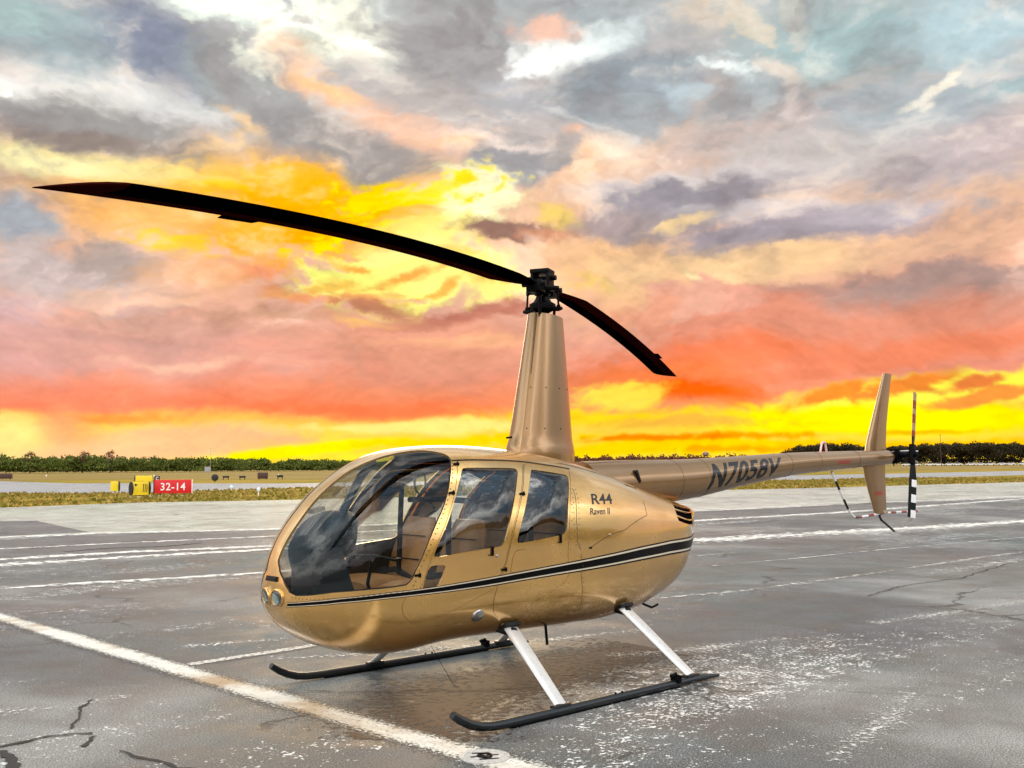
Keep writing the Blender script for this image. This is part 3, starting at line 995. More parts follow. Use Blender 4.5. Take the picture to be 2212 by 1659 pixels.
# outlines on the body: (x, girth angle in degrees)
FEAT = {
    'windshield': [(-2.4235,83.5),(-2.39,86.3),(-2.342,87),(-2.269,87.2),(-2.183,87.4),(-2.091,87.4),(-2.002,87.2),(-1.92,86.6),(-1.8409,84.38),(-1.7375,81.34),(-1.6291,78.66),(-1.5109,76.91),(-1.3906,75.04),(-1.2964,69.55),(-1.2455,64.02),(-1.2494,58.91),(-1.2811,53.33),(-1.329,45.82),(-1.3945,35.69),(-1.4647,26.92),(-1.5422,19.58),(-1.6199,11.79),(-1.6802,5.51),(-1.7579,-0.7),(-1.9037,-0.31),(-2.1009,0.41),(-2.2692,2.03),(-2.419,0.57),(-2.4349,17.94),(-2.439,55.0)],
    'front_win': [(-1.213,48.46),(-1.1911,49.82),(-0.9862,49.21),(-0.7123,49.74),(-0.6972,47.46),(-0.7877,34.86),(-0.9123,16.32),(-0.9774,6.74),(-1.0126,4.58),(-1.2377,4.23),(-1.5727,5.29),(-1.5756,6.9),(-1.4522,18.23),(-1.3579,30.16)],
    'rear_win': [(-0.5579,48.64),(-0.5348,49.64),(-0.3703,48.7),(-0.2009,47.55),(-0.1901,45.21),(-0.3138,25.36),(-0.3685,10.88),(-0.4075,8.19),(-0.6085,6.75),(-0.8628,5.29),(-0.8657,7.09),(-0.7754,19.36),(-0.6465,37.33)],
    'low_win': [(-1.6177,2.91),(-1.513,2.25),(-1.4926,1.67),(-1.4902,1.03),(-1.5256,-1.93),(-1.5492,-4.6),(-1.6758,-4.33)],
    'front_door': [(-1.2191,55.36),(-0.945,55.24),(-0.5803,56.12),(-0.6489,47.23),(-0.7538,31.48),(-0.8781,14.21),(-0.9622,1.46),(-1.0234,-5.04),(-1.0689,-12.91),(-1.1411,-15.45),(-1.4258,-24.31),(-1.6023,-26.64),(-1.7111,-26.52),(-1.7889,-19.19),(-1.8145,-11.51),(-1.7683,-3.7),(-1.6874,-4.27),(-1.5746,8.11),(-1.4686,18.46),(-1.3705,30.31),(-1.2725,45.2)],
    'rear_door': [(-0.5745,56.04),(-0.3218,54.8),(-0.1116,54.03),(-0.1549,47.52),(-0.2917,25.4),(-0.3516,8.34),(-0.3731,-1.33),(-0.3436,-3.85),(-0.3631,-10.37),(-0.4071,-14.77),(-0.6121,-24.46),(-0.7904,-32.95),(-0.9006,-38.59),(-0.97,-38.09),(-1.0373,-30.98),(-1.064,-19.94),(-1.041,-9.64),(-1.0167,-5.19),(-0.9555,1.37),(-0.8715,14.1),(-0.7473,31.35),(-0.6426,47.07)],
    'vent0': [(1.35,66),(1.73,62),(1.735,57.3),(1.37,60.2)],
    'vent1': [(1.36,58.6),(1.735,55.8),(1.73,43),(1.28,47)],
    'vent2': [(1.264,44.2),(1.728,40.5),(1.705,25),(1.236,34)],
    'vent3': [(1.222,31.8),(1.702,22.4),(1.697,4),(1.208,22.8)],
    'vent4': [(1.206,20.8),(1.697,1.8),(1.697,-5.5),(1.212,14.4)],
    'fuel': [(-0.8892,2.67),(-0.7954,3.01),(-0.7779,2.22),(-0.8165,-3.78),(-0.9378,-5.01),(-0.9195,-0.21)],
    'seam1': [(-0.209,36.43),(-0.2122,29.67),(-0.2577,15.58),(-0.2675,4.92),(-0.2358,1.38)],
    'seam2': [(0.7204,35.83),(0.6969,25.96),(0.6914,20.32),(0.326,9.47),(0.1127,7.07),(-0.1319,1.91)],
    'seam3': [(-0.2323,0.13),(-0.2347,-7.51),(-0.1403,-36.45)],
}


AU, AV = 1.75, 0.62        # scale of the flat layout, about one metre per unit


def flat_pts(poly):
    p = np.array(poly, float)
    return np.stack([np.sqrt(np.maximum(p[:, 0] - BX0, 0)) * AU, np.radians(p[:, 1]) * AV], -1)


def densify(p, h=0.02):
    out = []
    n = len(p)
    for i in range(n):
        a_, b_ = p[i], p[(i + 1) % n]
        k = max(1, int(np.linalg.norm(b_ - a_) / h))
        out += [a_ + (b_ - a_) * j / k for j in range(k)]
    return np.array(out)


def smooth_poly(p, it=2):
    """round the corners a little (Chaikin)"""
    for _ in range(it):
        q = np.roll(p, -1, 0)
        p = np.stack([p * .82 + q * .18, p * .18 + q * .82], 1).reshape(-1, 2)
    return p


def inset(p, d):
    a_ = np.roll(p, 1, 0)
    b_ = np.roll(p, -1, 0)
    t_ = b_ - a_
    t_ /= np.linalg.norm(t_, axis=1)[:, None] + 1e-9
    n_ = np.stack([-t_[:, 1], t_[:, 0]], 1)
    area = 0.5 * np.sum(p[:, 0] * np.roll(p[:, 1], -1) - np.roll(p[:, 0], -1) * p[:, 1])
    return p + n_ * d * np.sign(area)


def inside(pts, poly):
    x, y = pts[:, 0], pts[:, 1]
    r_ = np.zeros(len(pts), bool)
    px, py = poly[:, 0], poly[:, 1]
    j = len(poly) - 1
    for i in range(len(poly)):
        c_ = ((py[i] > y) != (py[j] > y)) & (x < (px[j] - px[i]) * (y - py[i]) / (py[j] - py[i] + 1e-15) + px[i])
        r_ ^= c_
        j = i
    return r_


from collections import Counter


def region(outer, holes, h=0.032, bh=0.02):
    """triangulate a flat region with holes; returns points and triangles"""
    polys = [densify(outer, bh)] + [densify(q, bh) for q in holes]
    verts, edges = [], []
    for q in polys:
        k = len(verts)
        verts += [tuple(v) for v in q]
        edges += [(k + i, k + (i + 1) % len(q)) for i in range(len(q))]
    B = np.array(verts)
    lo, hi = polys[0].min(0), polys[0].max(0)
    gx = np.arange(lo[0], hi[0], h)
    gy = np.arange(lo[1], hi[1], h * 0.866)
    G = np.array([(x + (h / 2 if j % 2 else 0), y) for j, y in enumerate(gy) for x in gx])
    ok = inside(G, polys[0])
    for q in polys[1:]:
        ok &= ~inside(G, q)
    G = G[ok]
    d = np.full(len(G), 9.0)
    for k in range(0, len(B), 400):
        d = np.minimum(d, np.sqrt(((G[:, None] - B[None, k:k + 400]) ** 2).sum(-1)).min(1))
    G = G[d > h * 0.55]
    verts += [tuple(v) for v in G]
    V, E_, F_, *_r = geometry.delaunay_2d_cdt([Vector(v) for v in verts], edges, [], 0, 1e-7)
    V = np.array([tuple(v) for v in V])
    F_ = np.array([f for f in F_ if len(f) == 3])
    ce = V[F_].mean(1)
    ok = inside(ce, polys[0])
    for q in polys[1:]:
        ok &= ~inside(ce, q)
    return V, F_[ok]


def skin(name, outer, holes, mats, parent, thick=0.012, off=0.0, both=True, side=-1, rim_mat=0, h=0.032, bulge=0.0):
    """a piece of the body skin with thickness; side -1 port, +1 starboard; both = one mesh over both sides"""
    vv, ff, mm, nn = [], [], [], []

    def put(vs_, ns_, fs_, mi):
        k = len(vv)
        vv.extend(vs_)
        nn.extend(ns_)
        ff.extend([tuple(i + k for i in f) for f in fs_])
        mm.extend([mi] * len(fs_))

    for sgn in ((-1, 1) if both else (side,)):
        hl = holes if not both else holes[0 if sgn < 0 else 1]
        V, F_ = region(outer, hl, h)
        t, th = np.clip(V[:, 0] / AU, 0, TMAX), V[:, 1] / AV
        N = body_n(t, th)
        top = np.abs(np.abs(th) - PI / 2) < 1e-4
        N[top, 1] = 0
        N /= np.linalg.norm(N, axis=1)[:, None]
        Pp = body_t(t, th)
        Pp[top, 1] = 0
        Pp = Pp + N * off
        if bulge:
            # blown pane: domes outwards away from its edge
            B_ = densify(outer, 0.02)
            d_ = np.full(len(V), 9.0)
            for k in range(0, len(B_), 400):
                d_ = np.minimum(d_, np.sqrt(((V[:, None] - B_[None, k:k + 400]) ** 2).sum(-1)).min(1))
            f_ = np.clip(d_ / 0.14, 0, 1)
            Pp = Pp + N * (bulge * (1 - (1 - f_) ** 2))[:, None]
        a_, b_, c_ = Pp[F_[:, 0]], Pp[F_[:, 1]], Pp[F_[:, 2]]
        fl = (np.cross(b_ - a_, c_ - a_) * N[F_].mean(1)).sum(1) < 0
        F_[fl] = F_[fl][:, ::-1]
        if bulge:
            fn = np.cross(Pp[F_[:, 1]] - Pp[F_[:, 0]], Pp[F_[:, 2]] - Pp[F_[:, 0]])
            N = np.zeros_like(Pp)
            for k in range(3):
                np.add.at(N, F_[:, k], fn)
            N /= np.linalg.norm(N, axis=1)[:, None] + 1e-12
        # open edges, leaving out the top and bottom seam
        cnt = Counter()
        for f in F_:
            for i in range(3):
                cnt[tuple(sorted((int(f[i]), int(f[(i + 1) % 3]))))] += 1
        rim = []
        for f in F_:
            for i in range(3):
                e = (int(f[i]), int(f[(i + 1) % 3]))
                if cnt[tuple(sorted(e))] == 1:
                    if both and top[e[0]] and top[e[1]]:
                        continue
                    if t[e[0]] < 1e-6 and t[e[1]] < 1e-6:
                        continue
                    rim.append(e)
        M_ = np.array([1, -sgn, 1.0])
        P2, N2 = Pp * M_, N * M_
        Fo = F_ if sgn < 0 else F_[:, ::-1]
        put(P2.tolist(), N2.tolist(), Fo.tolist(), 0)
        if thick > 0:
            In = P2 - N2 * thick
            put(In.tolist(), (-N2).tolist(), Fo[:, ::-1].tolist(), 1)
            for (i, j) in rim:
                if sgn > 0:
                    i, j = j, i
                q = [P2[i], P2[j], In[j], In[i]]
                nr = np.cross(q[3] - q[0], q[1] - q[0])
                nr = nr / (np.linalg.norm(nr) + 1e-12)
                put([x.tolist() for x in q], [nr.tolist()] * 4, [(0, 3, 2, 1)], rim_mat)
    me = mesh_of(name, vv, ff, mats, mm, True, nn)
    return link(name, me, parent)


def F(k, round_=1):
    p = flat_pts(FEAT[k])
    return smooth_poly(p, round_) if round_ else p


TOP, BOT = PI / 2 * AV, -PI / 2 * AV
dome = np.array([(0.0, BOT), (TMAX * AU, BOT), (TMAX * AU, TOP), (0.0, TOP)])
P_ws, P_fd, P_rd = smooth_poly(F('windshield', 0), 1), F('front_door', 2), F('rear_door', 2)
P_wsr = P_ws.copy()        # the starboard pane starts lower beside the wide centre bow
P_wsr[:, 1] = np.minimum(P_wsr[:, 1], np.interp(P_wsr[:, 0], np.array([.25, .45, .9, 1.4, 1.8]) , np.radians([60, 66, 77, 81, 82]) * AV))
P_fw, P_rw, P_lw = F('front_win', 2), F('rear_win', 2), F('low_win', 2)
vents = [F('vent%d' % i, 0) for i in range(5)]

# closed part of the tail of the cowl
shell = skin('fuselage', dome, [[P_ws, P_fd, P_rd] + vents, [P_wsr, P_fd, P_rd] + vents], [PAINT, LINING], heli, rim_mat=0)
capv = [body_t(TMAX, a_) for a_ in np.linspace(-PI / 2, PI / 2, 25)]
capv = np.array(capv)
capo = np.concatenate([capv, (capv * np.array([1, -1, 1]))[-2:0:-1]])
cen = capo.mean(0)
ringv = [capo, cen + (capo - cen) * 0.72 + np.array([.035, 0, 0]), cen + (capo - cen) * 0.3 + np.array([.055, 0, 0])]
MB().loft([[tuple(p) for p in r_] for r_ in ringv], 0, True, True).build('tail_cone_cap', [PAINT], heli)

for sd in (-1, 1):
    mi = {-1: 'port', 1: 'starboard'}[sd]
    skin('windshield', inset(P_ws if sd < 0 else P_wsr, 0.004), [], [GLASS], heli, thick=0, off=-0.004, both=False, side=sd, h=0.04)
    # a dark rubber seal and tan retainer round the glass
    fd = skin('front_door', inset(P_fd, 0.003), [P_fw, P_lw], [PAINT, FRAME], heli, both=False, side=sd, off=0.001)
    skin('window', inset(P_fw, 0.002), [], [DOORGLASS], fd, thick=0, off=-0.003, both=False, side=sd, h=0.03, bulge=0.028)
    skin('lower_window', inset(P_lw, 0.002), [], [DOORGLASS], fd, thick=0, off=-0.003, both=False, side=sd, h=0.05)
    rd_ = skin('rear_door', inset(P_rd, 0.003), [P_rw], [PAINT, FRAME], heli, both=False, side=sd, off=0.001)
    skin('window', inset(P_rw, 0.002), [], [DOORGLASS], rd_, thick=0, off=-0.003, both=False, side=sd, h=0.03, bulge=0.028)
    if sd < 0:
        PORT_FD, PORT_RD = fd, rd_
    for q in vents:
        skin('air_vent', inset(q, -0.004), [], [VENTBLACK], heli, thick=0, off=-0.018, both=False, side=sd, h=0.06)


def mirror(P, sd):
    return P * np.array([1, -sd, 1.0])


def surf_band(name, xs, z_lo, z_hi, m, parent, off=0.0015, sd=-1, k=3):
    """a film on the body between two height lines"""
    xs = np.asarray(xs)
    vs_, fs_, ns_ = [], [], []
    for i, x in enumerate(xs):
        for j in range(k):
            z = z_lo[i] + (z_hi[i] - z_lo[i]) * j / (k - 1)
            th = th_of_z(x, z)
            t_ = math.sqrt(x - BX0)
            n_ = body_n(t_, th)
            vs_.append(mirror(body_t(t_, th) + n_ * off, sd))
            ns_.append(mirror(n_, sd))
    for i in range(len(xs) - 1):
        for j in range(k - 1):
            q = (i * k + j, (i + 1) * k + j, (i + 1) * k + j + 1, i * k + j + 1)
            fs_.append(q if sd < 0 else q[::-1])
    return link(name, mesh_of(name, vs_, fs_, [m], None, True, ns_), parent)


TOPL = np.array([(-2.425, .803), (-2.36, .815), (-2.19, .834), (-1.93, .850), (-1.7, .858), (-1.52, .867), (-1.18, .889), (-.82, .914), (-.36, .946), (-.045, .968), (.555, 1.004), (1.05, 1.022), (1.76, 1.028)])
BOTL = np.array([(-2.425, .772), (-2.36, .781), (-2.19, .797), (-1.93, .808), (-1.69, .814), (-1.395, .819), (-1.18, .825), (-.81, .843), (-.36, .862), (-.04, .873), (.557, .890), (1.05, .899), (1.76, .902)])
sx = np.concatenate([-2.425 + np.linspace(0, 1, 30) ** 1.6 * 0.4, np.linspace(-2.0, 1.755, 90)])
zt_ = np.interp(sx, TOPL[:, 0], TOPL[:, 1])
zb_ = np.interp(sx, BOTL[:, 0], BOTL[:, 1])
ker = np.ones(7) / 7
for sd in (-1, 1):
    for (a_, b_, m_) in ((0.0, 0.095, STRIPE), (0.22, 0.77, STRIPE), (0.89, 1.0, STRIPE)):
        surf_band('side_stripe', sx, zt_ + (zb_ - zt_) * b_, zt_ + (zb_ - zt_) * a_, m_, shell, sd=sd)
    surf_band('stripe_gap', sx, zt_ + (zb_ - zt_) * 0.22, zt_ + (zb_ - zt_) * 0.095, SILVER, shell, off=0.0012, sd=sd)
    surf_band('stripe_gap', sx, zt_ + (zb_ - zt_) * 0.89, zt_ + (zb_ - zt_) * 0.77, SILVER, shell, off=0.0012, sd=sd)


def surf_line(name, poly, width, m, parent, off=0.001, sd=-1):
    """a thin line drawn along the skin"""
    p = flat_pts(poly)
    fine = []
    for a_, b_ in zip(p[:-1], p[1:]):
        k = max(1, int(np.linalg.norm(b_ - a_) / 0.02))
        fine += [a_ + (b_ - a_) * i / k for i in range(k)]
    fine.append(p[-1])
    fine = np.array(fine)
    P3 = body_t(fine[:, 0] / AU, fine[:, 1] / AV)
    N3 = body_n(fine[:, 0] / AU, fine[:, 1] / AV)
    T3 = np.gradient(P3, axis=0)
    S3 = np.cross(N3, T3)
    S3 /= np.linalg.norm(S3, axis=1)[:, None] + 1e-9
    vs_ = np.concatenate([P3 + N3 * off - S3 * width / 2, P3 + N3 * off + S3 * width / 2])
    n = len(P3)
    fs_ = [(i, i + 1, n + i + 1, n + i) for i in range(n - 1)]
    if sd > 0:
        vs_ = vs_ * np.array([1, -1, 1.0])
        N3 = N3 * np.array([1, -1, 1.0])
    return link(name, mesh_of(name, vs_, fs_, [m], None, True, np.concatenate([N3, N3])), parent)


SEAMM = mat('panel_gap', (0.05, 0.03, 0.012), 0.7)
for sd in (-1, 1):
    surf_line('panel_seam', FEAT['seam1'], 0.004, SEAMM, shell, sd=sd)
    surf_line('panel_seam', FEAT['seam2'], 0.004, SEAMM, shell, sd=sd)
    surf_line('panel_seam', FEAT['seam3'], 0.004, SEAMM, shell, sd=sd)
    # rain gutter over the doors
    gl = [(-1.25, 57.2), (-0.95, 56.9), (-0.58, 57.6), (-0.32, 56.4), (-0.09, 55.6)]
    surf_line('roof_gutter', gl, 0.012, BLACK, shell, off=0.003, sd=sd)
# the seal round each windshield half
for sd in (-1, 1):
    surf_line('windshield_seal', [(float(BX0 + (u / AU) ** 2), float(np.degrees(v / AV))) for u, v in (np.concatenate([P_ws, P_ws[:1]]) if sd < 0 else np.concatenate([P_wsr, P_wsr[:1]]))],
              0.009, LINING, shell, off=0.0012, sd=sd)

RIVETM = mat('bronze_rivet', (0.16, 0.08, 0.025), 0.4, 0.5)
# rivets along the door post and the door frames
rv = MB()
post = np.array([(-1.245, 55), (-1.30, 45), (-1.39, 32), (-1.46, 24), (-1.53, 16.5), (-1.60, 9), (-1.67, 3), (-1.72, -1.5)])
for f in np.linspace(0, 1, 26):
    x = np.interp(f, np.linspace(0, 1, len(post)), post[:, 0]) - 0.012
    th = rad(np.interp(f, np.linspace(0, 1, len(post)), post[:, 1]))
    for sd in (-1, 1):
        c_ = mirror(body(x, th) + body_n(math.sqrt(x - BX0), th) * 0.002, sd)
        rv.box(c_, (0.007, 0.007, 0.007), 0, None, 0.002)


def rivet_row(poly, step, shift=0.0):
    p = flat_pts(poly)
    d_ = np.concatenate([[0], np.cumsum(np.linalg.norm(np.diff(p, axis=0), axis=1))])
    for s_ in np.arange(0.01, d_[-1], step):
        u_, v_ = np.interp(s_, d_, p[:, 0]) + shift, np.interp(s_, d_, p[:, 1])
        for sd in (-1, 1):
            c_ = mirror(body_t(u_ / AU, v_ / AV) + body_n(u_ / AU, v_ / AV) * 0.001, sd)
            rv.box(c_, (0.006, 0.006, 0.006), 0, None, 0.0015)


rivet_row(FEAT['seam1'], 0.035, 0.016)
rivet_row(FEAT['seam1'], 0.035, -0.016)
rivet_row(FEAT['seam2'][2:], 0.05)
rivet_row(FEAT['seam3'], 0.04, 0.012)
rivet_row([(q[0], q[1] - 2.6) for q in FEAT['windshield'][23:28]], 0.045)
rivet_row([(q[0] + 0.02, q[1]) for q in FEAT['rear_door'][4:7]], 0.05)
rv.build('rivets', [RIVETM], shell, kind='stuff')


# ---------------------------------------------------------------- lettering
def text_mesh(body_txt, size, shear=0.0, spacing=1.0, bold=0.012):
    cu = bpy.data.curves.new('lettering', 'FONT')
    cu.body = body_txt
    cu.size = size
    cu.shear = shear
    cu.space_character = spacing
    cu.offset = size * bold
    cu.resolution_u = 4
    ob = bpy.data.objects.new('lettering', cu)
    col.objects.link(ob)
    bpy.context.view_layer.update()
    dg = bpy.context.evaluated_depsgraph_get()
    me = bpy.data.meshes.new_from_object(ob.evaluated_get(dg))
    col.objects.unlink(ob)
    bpy.data.objects.remove(ob)
    bpy.data.curves.remove(cu)
    bm = bmesh.new()
    bm.from_mesh(me)
    bpy.data.meshes.remove(me)
    return bm


def text_faces(bm, cuts=0):
    if cuts:
        ys = [v.co.y for v in bm.verts]
        lo, hi = min(ys), max(ys)
        for i in range(1, cuts):
            bmesh.ops.bisect_plane(bm, geom=bm.verts[:] + bm.edges[:] + bm.faces[:], plane_co=(0, lo + (hi - lo) * i / cuts, 0),
                                   plane_no=(0, 1, 0))
    bmesh.ops.triangulate(bm, faces=bm.faces[:])
    V = np.array([tuple(v.co) for v in bm.verts])
    Fc = [[v.index for v in f.verts] for f in bm.faces]
    bm.free()
    return V, Fc


def surf_text(name, txt, x0, z0, width, height, m, parent, shear=0.25, slope=0.0, sd=-1):
    V, Fc = text_faces(text_mesh(txt, 1.0, shear), 5)
    V[:, 0] = (V[:, 0] - V[:, 0].min()) / (V[:, 0].max() - V[:, 0].min()) * width
    V[:, 1] = (V[:, 1] - V[:, 1].min()) / (V[:, 1].max() - V[:, 1].min()) * height
    xs = x0 + V[:, 0] if sd < 0 else x0 + width - V[:, 0]
    zs = z0 + V[:, 1] + slope * V[:, 0]
    th = th_of_z(xs, zs)
    t_ = np.sqrt(xs - BX0)
    n_ = body_n(t_, th)
    P3 = (body_t(t_, th) + n_ * 0.0012) * np.array([1, -sd, 1.0])
    return link(name, mesh_of(name, P3, Fc, [m], None, True, n_ * np.array([1, -sd, 1.0])), parent)


for sd in (-1, 1):
    surf_text('model_lettering', 'R44', -0.045, 1.357, 0.285, 0.080, LETTER, shell, 0.22, -0.02, sd)
    surf_text('model_lettering', 'Raven II', -0.095, 1.280, 0.262, 0.050, LETTER, shell, 0.3, -0.02, sd)


# ---------------------------------------------------------------- door furniture
def on_body(x, th_deg, sd=-1):
    """matrix with Z along the skin's outward normal, X running aft"""
    th = rad(th_deg)
    t_ = math.sqrt(x - BX0)
    p = Vector(mirror(body_t(t_, th), sd))
    n_ = Vector(mirror(body_n(t_, th), sd))
    xa = Vector((1, 0, 0)) - n_ * n_.x
    xa.normalize()
    ya = n_.cross(xa)
    return Matrix(((xa.x, ya.x, n_.x, p.x), (xa.y, ya.y, n_.y, p.y), (xa.z, ya.z, n_.z, p.z), (0, 0, 0, 1)))


def mb_on(mb, M):
    mb.v = [tuple(M @ Vector(v)) for v in mb.v]
    return mb


def latch():
    return (MB().box((0, 0.018, 0.008), (0.016, 0.052, 0.014), 0, None, 0.003)
            .box((-0.010, -0.010, 0.012), (0.030, 0.011, 0.012), 0, None, 0.003)
            .box((0.004, 0.042, 0.008), (0.022, 0.008, 0.010), 0, None, 0.002))


for sd, fd, rd_ in [(-1, PORT_FD, PORT_RD)] + [(1, [o for o in heli.children if o.name.startswith('front_door')][-1], [o for o in heli.children if o.name.startswith('rear_door')][-1])]:
    ysg = 1 if sd < 0 else -1
    mb_on(latch(), on_body(-1.10, 2.4, sd)).build('door_handle', [DARKSTEEL], fd)
    mb_on(MB().lathe([(0, .011), (.006, .011), (.008, .006)], n=14), on_body(-1.057, 1.4, sd)).build('door_lock', [STEEL], fd)
    mb_on(latch(), on_body(-0.447, 5.5, sd)).build('door_handle', [DARKSTEEL], rd_)
    for (x, th, d_) in [(-1.378, 33.6, fd), (-1.705, 1.0, fd), (-0.757, 30.4, rd_), (-1.238, 53.5, fd), (-0.998, -3.0, rd_)]:
        mb_on(MB().box((0, 0, 0.006), (0.040, 0.016, 0.012), 0, None, 0.004).box((0.018, 0, 0.008), (0.010, 0.030, 0.014), 0, None, 0.003),
              on_body(x, th, sd)).build('hinge', [DARKSTEEL], d_)
# raised access cover on the rear door
fp = smooth_poly(flat_pts(FEAT['fuel']), 2)
for sd, rd_ in [(-1, PORT_RD)]:
    skin('cover_plate', fp, [], [PAINT, PAINT], rd_, thick=0.006, off=0.006, both=False, side=sd)

fc_ = [(float(BX0 + (u / AU) ** 2), float(np.degrees(v / AV))) for u, v in np.concatenate([fp, fp[:1]])]
surf_line('cover_seam', fc_, 0.004, SEAMM, PORT_RD, off=0.0025)

# drain fairing, small probes and bolts
mb_on(MB().lathe([(0, .050), (.010, .047), (.018, .030), (.022, .0)], n=20), on_body(-1.165, -32.6)).build('belly_fairing', [STEEL], shell)
mb_on(MB().lathe([(0, .008), (.012, .008)], n=10), on_body(-0.131, 1.9)).build('latch_knob', [DARKSTEEL], shell)
mb_on(MB().lathe([(0, .010), (.01, .010)], n=10), on_body(0.118, 7.2)).build('latch_knob', [STEEL], shell)
MB().tube([(-0.30, -0.33, 0.47), (-0.29, -0.34, 0.30)], 0.011).build('drain_pipe', [DARKSTEEL], shell)
MB().tube([(0.92, -0.2, 0.50), (1.05, -0.26, 0.44), (1.12, -0.27, 0.46)], 0.010).build('vent_pipe', [DARKSTEEL], shell)
MB().tube([(-1.30, -0.2, 0.40), (-1.15, -0.26, 0.12), (-1.12, -0.27, 0.10)], 0.0018, n=5).build('whip_antenna', [DARKSTEEL], shell)

# ---------------------------------------------------------------- nose: lamps and inlet
for (y, z) in ((-0.080, 0.825), (0.050, 0.825)):
    # outward direction of the nose at this spot
    n_ = Vector((-1.0, y * 2.6, -0.15)).normalized()
    # depth of the skin there
    best, bp = 9, None
    for x in np.linspace(-2.459, -2.36, 120):
        th = float(th_of_z(x, z))
        p = body(x, th)
        if abs(abs(p[1]) - abs(y)) < best:
            best, bp = abs(abs(p[1]) - abs(y)), p
    p = Vector((bp[0], y, z))
    lamp = MB().lathe([(-.03, .060), (.006, .060), (.011, .056), (.011, .050), (.002, .048)], axis=n_, origin=p, n=28).build('landing_light', [PAINT], heli)
    MB().lathe([(-.002, .050), (.004, .044), (.0045, .02)], axis=n_, origin=p, n=28).build('reflector', [LENS_RIM], lamp)
    MB().lathe([(.007, .050), (.012, .038), (.015, .014)], axis=n_, origin=p, n=28).build('lens', [glass_mat('lamp_lens', (0.86, 0.9, 0.84), 0.12)], lamp)
vb = MB()
vb.box((-2.450, -0.015, 0.942), (0.03, 0.125, 0.034), 0, Matrix.Rotation(rad(14), 4, 'Y'), 0.005)
vb.build('nose_inlet', [BLACK], heli)
MB().tube([(-2.44, -0.105, 0.79), (-2.50, -0.115, 0.785)], 0.006).build('pitot_tube', [STEEL], heli)

# ---------------------------------------------------------------- mast fairing
rings = []
for f in np.linspace(-0.10, 1.0, 28):
    z = 1.79 + (2.885 - 1.79) * f
    ff_ = max(f, 0)
    cx = 0.010 + 0.062 * ff_
    a_ = 0.335 - 0.158 * ff_
    b_ = 0.170 - 0.070 * ff_
    fl_ = 0.018 * math.exp(-max(f, 0.0) / 0.03)
    ring = []
    for k in range(48):
        th = 2 * PI * k / 48
        cc, ss = math.cos(th), math.sin(th)
        # airfoil plan: blunt to the front, tapering aft
        xx = cx + (a_ + fl_) * cc
        yy = (b_ + fl_ * 0.8) * ss * (1 - 0.20 * cc)
        ring.append((xx, yy, z - (0.03 * (xx - cx) if f < 0.9 else 0.012 * cc)))
    rings.append(ring)
mast = MB().loft(rings, 0, True, False).build('mast_fairing', [SHADED_GOLD], heli)
sp_ = []
for f in np.linspace(1.0, 0.55, 8):
    th = rad(207)
    sp_.append((0.010 + 0.062 * f + (0.335 - 0.158 * f + .002) * math.cos(th), (0.170 - 0.070 * f + .002) * math.sin(th) * (1 - .2 * math.cos(th)), 1.79 + 1.095 * f))
MB().tube(sp_, 0.003, n=6).build('fairing_seam', [SEAMM], mast)
MB().tube([(-0.345, -0.02, 1.88), (-0.40, -0.02, 1.875)], 0.008).build('pitot_tube', [DARKSTEEL], mast)
sc_ = MB()
for z, k in ((2.28, 4), (1.95, 3)):
    for i in range(k):
        th = rad(-150 + 35 * i)
        f = (z - 1.79) / 1.095
        sc_.lathe([(0, .006), (.003, .005)], axis=(math.cos(th), math.sin(th), 0), n=8,
                  origin=(0.01 + .062 * f + (0.335 - .158 * f) * math.cos(th), (0.17 - .07 * f) * math.sin(th) * (1 - .2 * math.cos(th)), z))
sc_.build('screws', [DARKSTEEL], mast, kind='stuff')

# ---------------------------------------------------------------- rotor head
PSI = rad(206.0)
ex = Vector((math.cos(PSI), math.sin(PSI), 0))       # along the near blade
ey = Vector((-math.sin(PSI), math.cos(PSI), 0))
HUBZ = 3.125
MB().tube([(0.03, 0, 2.70), (0.03, 0, 3.20)], 0.036, n=18).build('rotor_mast', [DARKSTEEL], heli)
hb = Vector((0.03, 0, 0))
RM = Matrix.Rotation(PSI, 4, 'Z')
at_ = lambda v: hb + RM.to_3x3() @ Vector(v)
hm = MB()
hm.box(at_((0, 0, HUBZ)), (0.46, 0.115, 0.060), 0, RM, 0.02)
hm.box(at_((0.16, 0, HUBZ - 0.02)), (0.14, 0.13, 0.10), 0, RM, 0.02)
hm.box(at_((-0.16, 0, HUBZ - 0.02)), (0.14, 0.13, 0.10), 0, RM, 0.02)
hm.box(at_((0, 0.066, HUBZ + 0.045)), (0.15, 0.028, 0.17), 0, RM, 0.01)
hm.box(at_((0, -0.066, HUBZ + 0.045)), (0.15, 0.028, 0.17), 0, RM, 0.01)
hm.box(at_((0, 0, HUBZ + 0.125)), (0.165, 0.165, 0.035), 0, RM, 0.008)
hm.lathe([(-.12, .022), (.12, .022)], axis=ey, origin=at_((0, 0, HUBZ + 0.07)))
for s_ in (1, -1):
    hm.lathe([(-.10, .024), (.10, .024)], axis=ey, origin=at_((0.20 * s_, 0, HUBZ - 0.005)))
hub = hm.build('rotor_hub', [DARKSTEEL], heli)
sw = MB()
sw.lathe([(0, .05), (.015, .075), (.03, .105), (.055, .110), (.075, .108), (.095, .075), (.12, .06), (.15, .048), (.165, .04)], origin=(0.03, 0, 2.905), n=28)
sw.lathe([(0, .066), (.012, .07), (.02, .06)], origin=(0.03, 0, 3.055), n=24)
for k in range(4):
    th = rad(40 + 90 * k)
    sw.box((0.03 + .11 * math.cos(th), .11 * math.sin(th), 2.945), (0.06, 0.035, 0.03), 0, Matrix.Rotation(th, 4, 'Z'), 0.006)
swash = sw.build('swashplate', [DARKSTEEL], heli)
